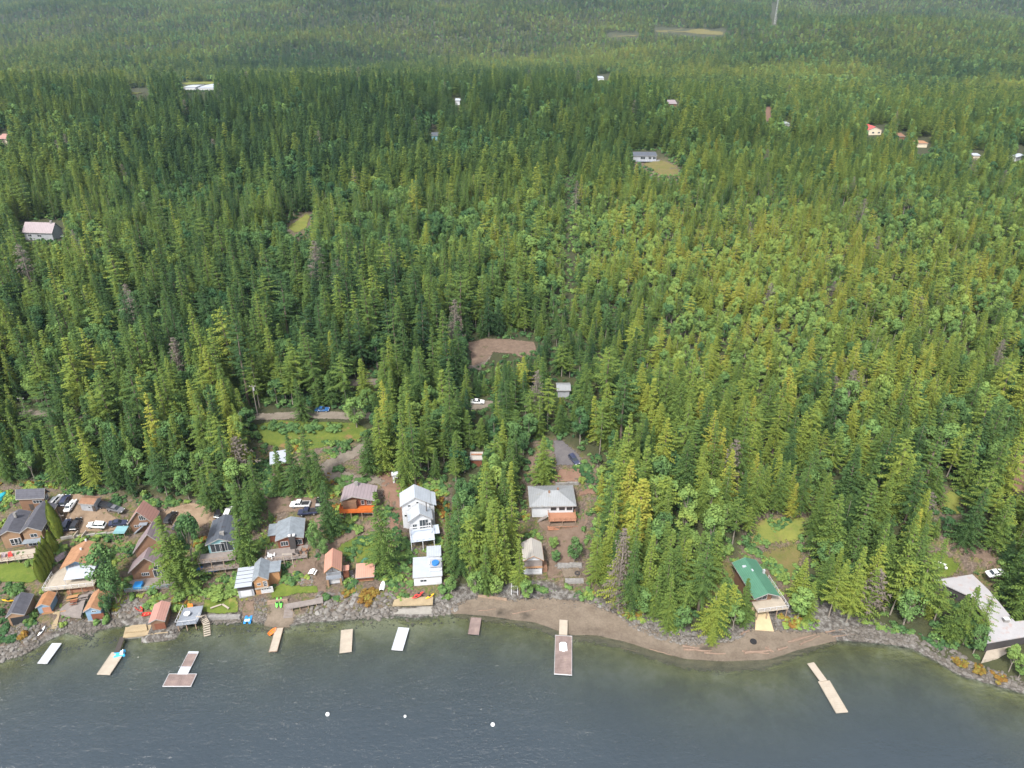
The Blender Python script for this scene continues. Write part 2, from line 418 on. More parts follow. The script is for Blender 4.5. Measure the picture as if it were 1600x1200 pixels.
class Fol:
    """many small leaf faces, kept as arrays"""
    def __init__(s): s.v = []; s.f = []; s.a = []
    def tri(s, a, b, c, t):
        n = len(s.v); s.v += [a, b, c]; s.f.append((n, n+1, n+2)); s.a.append(t)
    def mesh(s, name, mat):
        me = bpy.data.meshes.new(name); me.from_pydata(s.v, [], s.f); me.update()
        at_ = me.attributes.new('leaf', 'FLOAT', 'FACE'); at_.data.foreach_set('value', np.array(s.a, np.float32))
        me.materials.append(mat); return me
def conifer_crown(name, h, r, cb, seed, step=.72, per=6, tw=.40, mat=None, sparse=1.0, power=.95, droop=.34, wide=.13, ragged=.42):
    R = random.Random(seed); F = Fol(); z = cb
    az = 0; ph = R.uniform(0, 6.28); asym = R.uniform(.08, .25)
    while z < h-.3:
        k = (h-z)/(h-cb); base = r*(k**power)*min(1, .55+ (z-cb)/(.18*h))
        for i in range(per):
            if R.random() > sparse: continue
            az += 2*math.pi/per + R.uniform(-.35, .35)
            Lb = base*R.uniform(1-ragged, 1+ragged*.6)+.12; zz = z+R.uniform(-.6, .6)*step; Lb *= 1+asym*math.sin(az+ph)+.15*math.sin(zz*1.7+ph)
            ca, sa = math.cos(az), math.sin(az); n = max(2, int(Lb/tw)); up = .25*k+R.uniform(-.1, .1)+(.5*(1-k))
            lt = R.random()
            for j in range(n):
                u = (j+.6)/n; rr = Lb*u; zc = zz + up*rr*.5 - droop*Lb*u*u*(.6+.8*k)
                px, py = ca*rr, sa*rr; sw = tw*(1.25-.6*u)*R.uniform(.8, 1.5)*(.38+.62*min(1, k*1.6))
                for sd in (-1, 1):
                    dx = ca*.55 - sd*sa*.85; dy = sa*.55 + sd*ca*.85
                    tx, ty, tz = px+dx*sw*1.5, py+dy*sw*1.5, zc-sw*R.uniform(.15, .75)
                    F.tri((px-ca*wide, py-sa*wide, zc), (px+ca*(wide+.12), py+sa*(wide+.12), zc+.02), (tx, ty, tz), min(1, max(0, lt*.6+R.random()*.4)))
            rr = Lb; zc = zz+up*rr*.5-droop*Lb*(.6+.8*k)
            F.tri((ca*rr*.8-sa*.12, sa*rr*.8+ca*.12, zc+.08), (ca*rr*.8+sa*.12, sa*rr*.8-ca*.12, zc+.08), (ca*(rr+tw*.7*(.4+.6*k)), sa*(rr+tw*.7*(.4+.6*k)), zc-.12), lt)
        z += step*R.uniform(.8, 1.2)*(1 if z < h*.85 else .7)
    F.tri((-.12, 0, h-.9), (.12, 0, h-.9), (0, 0, h+.3), .5); F.tri((0, -.12, h-.9), (0, .12, h-.9), (0, 0, h+.3), .5)
    return F.mesh(name, mat or NEEDLE)
def trunk_mesh(name, h, r, mat, seed=0, limbs=None):
    R = random.Random(seed); b = MB(); pts = [(0, 0, -1.2)]; n = 4
    for i in range(1, n+1): pts.append((R.uniform(-.12, .12), R.uniform(-.12, .12), h*i/n))
    for i in range(n):
        b.tube(pts[i], pts[i+1], r*(1-.85*i/n), r*(1-.85*(i+1)/n), 7)
    for (p, q, rr) in (limbs or []): b.tube(p, q, rr, rr*.35, 5)
    me = bpy.data.meshes.new(name); me.from_pydata(b.v, [], b.f); me.update(); me.materials.append(mat); return me
def broad_parts(name, h, r, seed, leaves=1500, size=.42, cb=.22, mat=None, clumps=22, bark=None):
    R = random.Random(seed); F = Fol(); limbs = []; cl = []
    for i in range(clumps):
        while True:
            p = Vector((R.uniform(-1, 1), R.uniform(-1, 1), R.uniform(-1, 1)))
            if .25 < p.length < 1: break
        p = p.normalized()*(p.length**.4)
        zc = h*(cb+(1-cb)/2); c = Vector((p.x*r*.72, p.y*r*.72, zc+p.z*h*(1-cb)*.40))
        taper = 1-.25*max(0, p.z)
        c.x *= taper; c.y *= taper
        cl.append((c, r*R.uniform(.26, .42), R.random()))
        if i % 3 == 0: limbs.append(((0, 0, h*R.uniform(.2, .45)), tuple(c), r*.035))
    for i in range(leaves):
        c, cr, lt = cl[R.randrange(len(cl))]
        while True:
            d = Vector((R.uniform(-1, 1), R.uniform(-1, 1), R.uniform(-.8, 1)))
            if .2 < d.length < 1: break
        d = d.normalized()*(d.length**.35); p = c+d*cr; nrm = (d.normalized()+Vector((R.uniform(-.7,.7), R.uniform(-.7,.7), R.uniform(-.2,.9)))).normalized()
        a = nrm.orthogonal().normalized(); b = nrm.cross(a); t = R.uniform(0, 6.28); a, b = a*math.cos(t)+b*math.sin(t), b*math.cos(t)-a*math.sin(t)
        s = size*R.uniform(.6, 1.3); lf = min(1, max(0, lt*.6+R.random()*.4))
        F.tri(tuple(p-a*s*.6), tuple(p+b*s*.55), tuple(p+a*s*.7-b*s*.1), lf); F.tri(tuple(p-a*s*.6), tuple(p+a*s*.7-b*s*.1), tuple(p-b*s*.5), lf)
    return F.mesh(name, mat or LEAF), trunk_mesh(name+'_trunk', h*.75, r*.05+.06, bark or PALEBARK, seed, limbs)
# prototypes used for the individually placed trees: unit = metres, scaled per tree
CONS = []   # (crown mesh, trunk mesh, height, radius)
for i, (h, r, cb, kw) in enumerate([
    (22, 3.3, 1.2, {}), (24, 3.0, 2.5, dict(power=.85, droop=.4)), (20, 3.0, .8, dict(power=1.05, droop=.2)),
    (23, 3.2, 4.0, dict(sparse=.8, ragged=.5)), (21, 2.7, 1.5, dict(power=.8, droop=.45)), (24, 3.6, 6.0, dict(sparse=.72, ragged=.55, power=.75, droop=.1)),
    (21, 2.6, 8.0, dict(sparse=.62, ragged=.7, power=.55, droop=.05, step=.9)), (26, 3.0, 3.0, dict(sparse=.88, power=1.1, droop=.5, step=.85)), (17, 2.9, .5, dict(power=1.2, droop=.15, ragged=.3)), (22, 2.2, 2.0, dict(sparse=.55, ragged=.75, power=.9, droop=.45))]):
    CONS.append((conifer_crown('crown', h, r, cb, 100+i, **kw), trunk_mesh('trunk', h*.97, .26, BARK, i), h, r))
DEAD = [(conifer_crown('crown', 24, 2.3, 1.5, 300, sparse=.8, mat=DEADM, wide=.05, ragged=.6, power=.6), trunk_mesh('trunk', 23.6, .28, PALEBARK, 3), 24, 2.3),
        (conifer_crown('crown', 17, 1.4, 4, 301, sparse=.45, mat=DEADM, wide=.03, ragged=.6, power=.6), trunk_mesh('trunk', 17, .2, PALEBARK, 4), 17, 1.4)]
BROD = []
for i, (h, r) in enumerate([(12, 3.6), (14, 3.2), (10, 3.4), (13, 2.6)]):
    a, b = broad_parts('crown', h, r, 200+i, 1900, .40); BROD.append((a, b, h, r))
CEDAR = []
def cedar_mesh(seed):
    R = random.Random(seed); F = Fol()
    for i in range(1700):
        z = 7*R.random()**.9; k = z/7; rr = 1.05*(math.sin(min(1, .12+k*.95)*math.pi))**.55*(1-.25*k) if k < .98 else .1
        t = R.uniform(0, 6.28); rr *= R.uniform(.8, 1.05); p = Vector((math.cos(t)*rr, math.sin(t)*rr, z)); o = Vector((math.cos(t), math.sin(t), 0)); tn = Vector((-o.y, o.x, 0))
        F.tri(tuple(p-tn*.14), tuple(p+tn*.14), tuple(p+o*.12+Vector((0, 0, .5))), R.random())
    return F.mesh('crown', NEEDLE)
CEDAR = [(cedar_mesh(1), trunk_mesh('trunk', 5, .12, BARK, 1), 7, 1.0)]
def shrub_mesh(seed, r=1.2, n=420, mat=None):
    R = random.Random(seed); F = Fol(); cl = [(Vector((R.uniform(-.6, .6)*r, R.uniform(-.6, .6)*r, r*R.uniform(.3, .8))), r*R.uniform(.35, .6), R.random()) for _ in range(7)]
    for i in range(n):
        c, cr, lt = cl[R.randrange(7)]; d = Vector((R.gauss(0, 1), R.gauss(0, 1), R.gauss(.3, .8))).normalized(); p = c+d*cr*R.uniform(.75, 1.05)
        if p.z < 0: p.z = abs(p.z)*.3
        a = (d+Vector((R.uniform(-.6,.6), R.uniform(-.6,.6), R.uniform(0, .8)))).normalized().orthogonal().normalized(); b = a.cross(d)
        s = .26*R.uniform(.7, 1.3); lf = min(1, lt*.6+R.random()*.4)
        F.tri(tuple(p-a*s), tuple(p+b*s), tuple(p+a*s), lf); F.tri(tuple(p-a*s), tuple(p+a*s), tuple(p-b*s*.8), lf)
    return F.mesh('foliage', mat or LEAF)
SHRB = [shrub_mesh(i) for i in range(4)]
def big_shrub(seed):
    R = random.Random(seed); F = Fol(); cl = [(Vector((R.gauss(0, 1.1), R.gauss(0, 1.1), R.uniform(.4, 1.7))), R.uniform(.45, 1.05), R.random()) for _ in range(24)]
    for i in range(2600):
        c, cr, lt = cl[R.randrange(24)]; d = Vector((R.gauss(0, 1), R.gauss(0, 1), R.gauss(.35, .8))).normalized(); p = c+d*cr*R.uniform(.6, 1.08); p.z = abs(p.z)
        a = (d+Vector((R.uniform(-.8,.8), R.uniform(-.8,.8), R.uniform(0, .9)))).normalized().orthogonal().normalized(); b = a.cross(d); s = .2*R.uniform(.6, 1.4); lf = min(1, lt*.6+R.random()*.4)
        F.tri(tuple(p-a*s), tuple(p+b*s), tuple(p+a*s), lf); F.tri(tuple(p-a*s), tuple(p+a*s), tuple(p-b*s*.8), lf)
    return F.mesh('foliage', LEAF)
SHRBIG = [big_shrub(i) for i in range(3)]
def place_tree(kind, x, y, z, h, r, tint, name, rz=None, var=None):
    lib = {'con': CONS, 'broad': BROD, 'dead': DEAD, 'cedar': CEDAR}[kind]
    c, t, H0, R0 = lib[(var if var is not None else rng.randrange(len(lib))) % len(lib)]
    o = empty(name, (x, y, z), rng.uniform(0, 6.28) if rz is None else rz)
    if kind == 'broad': o.rotation_euler[0] = rng.uniform(-.04, .04)
    elif kind != 'cedar': o.rotation_euler[0] = rng.uniform(-.045, .045)
    o.scale = (r/R0, r/R0, h/H0)
    for me, nm in ((t, 'trunk'), (c, 'crown')):
        p = bpy.data.objects.new(nm, me); COL.objects.link(p); p.parent = o; p['tint'] = float(tint)
    return o
def place_shrub(x, y, z, r, tint, name='shrub', flat=1.0):
    big = r > 1.5; me = (SHRBIG if big else SHRB)[rng.randrange(3)]; o = bpy.data.objects.new(name, me); COL.objects.link(o)
    o.location = (x, y, z-.1); o.rotation_euler = (0, 0, rng.uniform(0, 6.28)); q = 3.0 if big else 1.2; o.scale = (r/q, r/q, r/q*flat); o['tint'] = float(tint)
    return o
# ---------------------------------------------------------------- geometry-node scatter: ONE object holding uncountable instances
def scatter(name, pts, scl, rz, tint, idx, variants, label, cat, kind='stuff'):
    cl = bpy.data.collections.new(name+'_kinds')
    for i, me in enumerate(variants):
        o = bpy.data.objects.new('%s_kind_%s' % (name, chr(97+i//26)+chr(97+i%26)), me); cl.objects.link(o)
    me = bpy.data.meshes.new(name); n = len(pts); me.vertices.add(n); me.vertices.foreach_set('co', np.asarray(pts, np.float32).ravel())
    def fa(k, t, key, arr):
        a = me.attributes.new(k, t, 'POINT'); a.data.foreach_set(key, arr)
    fa('scl', 'FLOAT_VECTOR', 'vector', np.asarray(scl, np.float32).ravel())
    r3 = np.zeros((n, 3), np.float32); r3[:, 2] = rz; r3[:, 0] = nrng.normal(0, .035, n)
    fa('rot', 'FLOAT_VECTOR', 'vector', r3.ravel()); fa('tint', 'FLOAT', 'value', np.asarray(tint, np.float32)); fa('vid', 'INT', 'value', np.asarray(idx, np.int32))
    o = bpy.data.objects.new(name, me); COL.objects.link(o)
    g = bpy.data.node_groups.new(name+'_nodes', 'GeometryNodeTree')
    g.interface.new_socket('Geometry', in_out='INPUT', socket_type='NodeSocketGeometry'); g.interface.new_socket('Geometry', in_out='OUTPUT', socket_type='NodeSocketGeometry')
    gi = g.nodes.new('NodeGroupInput'); go = g.nodes.new('NodeGroupOutput'); ip = g.nodes.new('GeometryNodeInstanceOnPoints'); ci = g.nodes.new('GeometryNodeCollectionInfo')
    ci.inputs['Collection'].default_value = cl; ci.inputs['Separate Children'].default_value = True; ci.inputs['Reset Children'].default_value = True
    g.links.new(gi.outputs[0], ip.inputs['Points']); g.links.new(ci.outputs[0], ip.inputs['Instance']); ip.inputs['Pick Instance'].default_value = True
    for an, dt, sock in (('scl', 'FLOAT_VECTOR', 'Scale'), ('rot', 'FLOAT_VECTOR', 'Rotation'), ('vid', 'INT', 'Instance Index')):
        na = g.nodes.new('GeometryNodeInputNamedAttribute'); na.data_type = dt; na.inputs['Name'].default_value = an
        g.links.new(na.outputs['Attribute'], ip.inputs[sock])
    g.links.new(ip.outputs[0], go.inputs[0])
    md = o.modifiers.new('scatter', 'NODES'); md.node_group = g
    return tag(o, label, cat, kind=kind)
# ---------------------------------------------------------------- where the forest stands
TREELINE = [(-200,752),(0,752),(200,778),(262,780),(300,783),(350,798),(400,800),(412,700),(560,690),(600,720),(640,745),(690,752),(697,850),(705,925),(760,912),(800,925),(835,925),(930,925),(950,945),(985,962),(1050,985),(1100,992),(1140,988),(1172,972),(1240,972),(1300,972),(1380,982),(1440,988),(1480,1006),(1540,1036),(1600,1056),(1700,1080)]
# picture regions that stay open to view: yards, roads, clearings, far houses
KEEP = [YARD, YARD2,
 [(822,752),(905,750),(930,775),(908,840),(925,905),(850,915),(812,905),(812,840),(830,810)],
 [(864,686),(884,684),(925,722),(930,742),(905,752),(860,750),(868,715)], [(826,715),(838,715),(845,750),(826,752)],
 [(1138,866),(1158,862),(1222,930),(1232,952),(1212,985),(1178,985),(1160,930)], [(1166,862),(1190,815),(1252,808),(1252,850),(1240,905),(1215,905),(1180,868)],
 [(1460,893),(1512,890),(1600,985),(1600,1035),(1538,1035),(1538,990),(1530,935),(1500,925)], [(1462,852),(1528,842),(1562,868),(1556,905),(1512,892),(1462,895)],
 [(1478,772),(1500,772),(1496,800),(1462,802)], [(1572,768),(1600,700),(1600,765)],
 [(34,640),(80,640),(80,652),(34,652)], [(402,636),(455,640),(540,642),(575,652),(575,672),(560,690),(410,694),(404,660)], [(546,590),(586,590),(586,604),(546,606)],
 [(732,532),(770,528),(836,532),(838,546),(775,562),(738,572)], [(734,570),(752,560),(780,556),(760,566),(736,578)], [(868,596),(892,596),(892,614),(868,614)],
 [(734,706),(754,706),(756,722),(734,728)], [(742,625),(762,622),(762,640),(742,642)], [(612,736),(626,736),(626,755),(612,755)],
 [(448,350),(480,330),(488,330),(484,356),(462,368),(450,366)], [(36,344),(100,344),(100,374),(36,372)], [(988,236),(1032,236),(1045,252),(1062,264),(1062,274),(1036,276),(1010,262),(990,252)],
 [(885,290),(889,290),(894,380),(895,470),(890,470),(887,380)], [(1356,196),(1380,196),(1380,210),(1356,210)], [(1434,214),(1452,214),(1452,238),(1434,238)], [(1520,236),(1534,236),(1534,244),(1520,244)], [(1594,228),(1600,228),(1600,240),(1586,250)],
 [(285,128),(334,128),(334,139),(285,139)], [(205,138),(230,136),(234,146),(205,148)], [(1022,44),(1132,46),(1132,54),(1100,56),(1024,49)], [(950,50),(998,52),(998,56),(950,57)],
 [(672,205),(686,205),(686,213),(672,213)], [(934,116),(952,116),(952,124),(934,124)], [(1044,155),(1060,155),(1060,163),(1044,163)], [(1206,5),(1213,5),(1213,38),(1206,38)], [(1196,168),(1202,168),(1203,188),(1198,188)],[(1224,188),(1236,188),(1236,195),(1224,195)],
 [(1404,206),(1416,206),(1416,216),(1404,216)], [(0,208),(12,208),(12,222),(0,222)], [(710,152),(720,152),(720,158),(710,158)],
]
TP = np.array([(300,165,.24,.03),(600,165,.22,.03),(800,185,.28,.05),(100,300,.46,.25),(400,170,.28,.05),(600,220,.22,.03),(300,230,.22,.03),(500,270,.25,.03),(800,250,.38,.12),(150,420,.50,.35),(30,250,.45,.25),(100,560,.45,.4),(350,450,.36,.15),(500,500,.28,.1),(300,540,.30,.12),
 (650,550,.28,.08),(600,340,.5,.3),(450,380,.42,.2),(780,400,.58,.45),(1000,380,.72,.45),(1200,450,.78,.5),(1450,450,.70,.5),(1100,560,.72,.35),(1300,600,.68,.35),(1500,600,.62,.25),(1050,700,.5,.15),(760,680,.42,.15),(550,650,.42,.15),
 (950,650,.42,.12),(1200,750,.52,.12),(1400,850,.50,.12),(1500,740,.45,.15),(900,560,.36,.15),(1400,260,.50,.2),(1100,280,.5,.15),(940,230,.36,.1),(1100,180,.42,.3),(300,60,.48,.4),(700,100,.40,.2),(900,60,.44,.3),(1400,80,.42,.35),(1300,150,.52,.5),(60,700,.42,.35),(300,720,.5,.3),(200,700,.4,.3),(780,850,.5,.15),(700,780,.38,.2),(1050,900,.5,.2),(960,850,.55,.1)])
def species(u, v):
    d = (u[:, None]-TP[None, :, 0])**2 + ((v[:, None]-TP[None, :, 1])*1.4)**2 + 900
    w = d**-1.6; w /= w.sum(1)[:, None]
    return w@TP[:, 2], w@TP[:, 3]
def forest_points():
    out = []
    for (d0, d1, sp) in ((150, 330, 4.3), (330, 620, 4.9), (620, 900, 6.0), (900, 1500, 7.6), (1500, 3000, 10.5), (3000, 5200, 16)):
        hw = d1*.86
        gx, gy = np.meshgrid(np.arange(-hw, hw, sp), np.arange(d0*.80, d1*1.25, sp)); x = gx.ravel(); y = gy.ravel()
        x = x+nrng.uniform(-.48, .48, x.size)*sp; y = y+nrng.uniform(-.48, .48, y.size)*sp
        d = y*CP + (CAMZ-30)*SP
        k = (d >= d0) & (d < d1) & (np.abs(x) < d*.80+12); out.append(np.stack([x[k], y[k], d[k]], 1))
    P = np.concatenate(out); x, y, d = P.T
    t = y-shoreY(x); k = t > 3; x, y, d = x[k], y[k], d[k]
    z = H(x, y); n = len(x); u, v, dd = proj(x, y, z)
    tm, bf = species(u, v)
    isb = nrng.random(n) < np.clip(bf*.85+(fbm(x/35., y/35.)-.5)*1.1, .01, .7)
    rr = nrng.random(n); clus = fbm(x/50.+9, y/50.)
    h = np.where(isb, 9+6*rr, 11+13*rr**1.8+ (clus-.5)*10)
    young = (u > 850) & (v < 640) & (v > 230); h = np.where(young, h*.72, h)
    dark = (u < 830) & (v > 430) & (v < 640); h = np.where(dark & ~isb, h*1.18, h)
    h = np.where(d > 900, h*.85, h)
    r = np.where(isb, h*nrng.uniform(.19, .29, n), h*nrng.uniform(.15, .225, n)+.3)
    r = np.where(d > 900, r*1.25, r)
    tint = tm + nrng.normal(0, .15, n) + (clus-.5)*.25 - np.where(isb, .05, 0)
    tint = np.clip(tint+np.where(d > 900, (fbm(x/260.+2, y/260.)-.5)*.7+.10, 0), 0.03, np.where(isb, .74, .86))
    dead = (~isb) & (nrng.random(n) < .006)
    # treeline, open views
    ok = v < np.interp(u, [a for a, b in TREELINE], [b for a, b in TREELINE])
    keepb = [(min(a for a, b in p), max(a for a, b in p), min(b for a, b in p), max(b for a, b in p), p) for p in KEEP]
    def blocked(idx, hs):
        bad = np.zeros(len(idx), bool); xx, yy, zz, rr_, h_ = x[idx], y[idx], z[idx], r[idx], h[idx]*hs
        for f, wv in ((0, .4), (.12, 1), (.35, .9), (.6, .6), (.8, .35), (1, 0)):
            uu, vv, d3 = proj(xx, yy, zz+h_*f)
            for s in (-1, 0, 1):
                us = uu+s*rr_*wv*FPX/d3*min(1, hs*1.3)
                if wv == 0 and s: continue
                for (a, b, c, e, p) in keepb:
                    m = ~bad & (us > a) & (us < b) & (vv > c) & (vv < e)
                    if m.any():
                        i = np.where(m)[0]; bad[i[in_poly(us[i], vv[i], p)]] = True
        return bad
    idx = np.where(ok)[0]
    for hs in (1, .6, .36):
        bad = blocked(idx, hs)
        g = idx[~bad]; h[g] *= hs; r[g] *= min(1, hs*1.3); idx = idx[bad]
    ok[idx] = False
    ok &= ~((np.abs(x-(.0765*d+1.5)) < 1.7+d*.003) & (v < 480) & (v > 275))
    # off screen is not needed beyond a margin
    uT, vT, _ = proj(x, y, z+h); ok &= (u > -160) & (u < 1760) & (vT < 1260) & (v > -90)
    a = lambda q: q[ok]
    return dict(x=a(x), y=a(y), z=a(z), h=a(h), r=a(r), t=a(tint), b=a(isb), dead=a(dead), d=a(dd), u=a(u), v=a(v), vt=a(vT))
def build_forest(n_con=250, n_br=90):
    F = forest_points(); n = len(F['x']); print('forest', n)
    size = (F['v']-F['vt'])*1.0; inb = (F['u'] > 4) & (F['u'] < 1596) & (F['v'] < 1150) & (F['vt'] > 0)
    ind = np.zeros(n, bool)
    for flag, cnt in ((False, n_con), (True, n_br)):
        c = np.where(inb & (F['b'] == flag) & ~F['dead'])[0]; c = c[np.argsort(-size[c])][:cnt]; ind[c] = True
    c = np.where(inb & F['dead'])[0]; c = c[np.argsort(-size[c])][:25]; ind[c] = True
    for i in np.where(ind)[0]:
        k = 'dead' if F['dead'][i] else ('broad' if F['b'][i] else 'con')
        o = place_tree(k, F['x'][i], F['y'][i], F['z'][i]-.2, F['h'][i], F['r'][i], F['t'][i], {'dead': 'dead_tree', 'broad': 'broadleaf_tree', 'con': 'conifer_tree'}[k])
        TREES.append((o, k, F['h'][i], F['t'][i], float(F['u'][i]), float(F['v'][i]), False))
    # the rest of the wood
    var = []
    kw = dict(wide=.3)
    for i, (h, r, cb, k2) in enumerate([(20, 2.7, 1, {}), (22, 2.4, 2, dict(power=.65)), (18, 2.5, 1, dict(droop=.2)), (21, 2.6, 4, dict(sparse=.8, ragged=.5))]):
        var.append((conifer_crown('m', h, r, cb, 400+i, step=1.0, per=6, tw=.62, wide=.24, **k2), h, r))
    for i, (h, r) in enumerate([(12, 3.4), (13, 3.0), (10, 3.2)]): var.append((broad_parts('m', h, r, 430+i, 620, .7)[0], h, r))
    var.append((conifer_crown('m', 18, 1.6, 3, 440, step=.9, tw=.6, mat=DEADM, sparse=.6, wide=.08), 18, 1.6))
    for i, (h, r) in enumerate([(20, 2.9), (20, 2.5), (20, 2.7)]): var.append((conifer_crown('m', h, r, 1, 450+i, step=2.1, per=5, tw=1.45, wide=.55), h, r))
    for i, (h, r) in enumerate([(12, 3.6), (12, 3.2)]): var.append((broad_parts('m', h, r, 460+i, 120, 1.5)[0], h, r))
    for c in CONS: var.append((c[0], c[2], c[3]))
    for c in BROD: var.append((c[0], c[2], c[3]))
    m = ~ind; idx = np.zeros(n, int); far = F['d'] > 800
    rnd = nrng.integers(0, 1000, n)
    idx = np.where(far, np.where(F['b'], 11+rnd % 2, 8+rnd % 3), np.where(F['b'], 4+rnd % 3, rnd % 4)); idx = np.where(F['d'] < 430, np.where(F['b'], 13+len(CONS)+rnd % 4, 13+rnd % len(CONS)), idx); idx = np.where(F['dead'], 7, idx)
    H0 = np.array([q[1] for q in var])[idx]; R0 = np.array([q[2] for q in var])[idx]
    scl = np.stack([F['r']/R0, F['r']/R0, F['h']/H0], 1)
    pts = np.stack([F['x'], F['y'], F['z']-.2], 1)
    scatter('forest', pts[m], scl[m], nrng.uniform(0, 6.28, m.sum()), F['t'][m], idx[m], [q[0] for q in var],
            'dense mixed conifer and broadleaf forest covering the slopes and the far hillside', 'forest')
    # trunks seen between the crowns
    q = m & (F['d'] < 420); tm_ = trunk_mesh('t', 12, .2, PALEBARK, 5)
    scatter('forest_trunks', pts[q], np.stack([np.ones(q.sum()), np.ones(q.sum()), F['h'][q]*.8/12], 1), np.zeros(q.sum()), F['t'][q], np.zeros(q.sum()), [tm_],
            'grey brown tree trunks standing in the dense forest', 'tree trunks')
    # undergrowth
    us = shrub_mesh(50, 1.2, 130); us2 = shrub_mesh(51, 1.2, 130)
    gx, gy = np.meshgrid(np.arange(-330, 330, 2.4), np.arange(115, 560, 2.4)); x = gx.ravel()+nrng.uniform(-1.2, 1.2, gx.size); y = gy.ravel()+nrng.uniform(-1.2, 1.2, gx.size)
    z = H(x, y); u, v, d = proj(x, y, z); t = y-shoreY(x)-beachw(x)
    k = (v < np.interp(u, [a for a, b in TREELINE], [b+3 for a, b in TREELINE])) & (t > 2.5) & (u > -60) & (u < 1660)
    for p in OPEN: k &= ~in_poly(u, v, p)
    k &= nrng.random(len(x)) < .75
    x, y, z = x[k], y[k], z[k]; s = nrng.uniform(.5, 1.35, k.sum()); tm, _ = species(u[k], v[k])
    scatter('undergrowth', np.stack([x, y, z-.15], 1), np.stack([s, s, s*nrng.uniform(.7, 1.2, len(s))], 1), nrng.uniform(0, 6.28, len(s)), np.clip(tm-.10+nrng.normal(.0, .12, len(s)), .02, .8),
            nrng.integers(0, 2, len(s)), [us, us2], 'low green bushes and saplings filling the forest floor', 'undergrowth')
TREES = []
OPEN = [p for p in KEEP[2:] if p[0] != (885,290)]
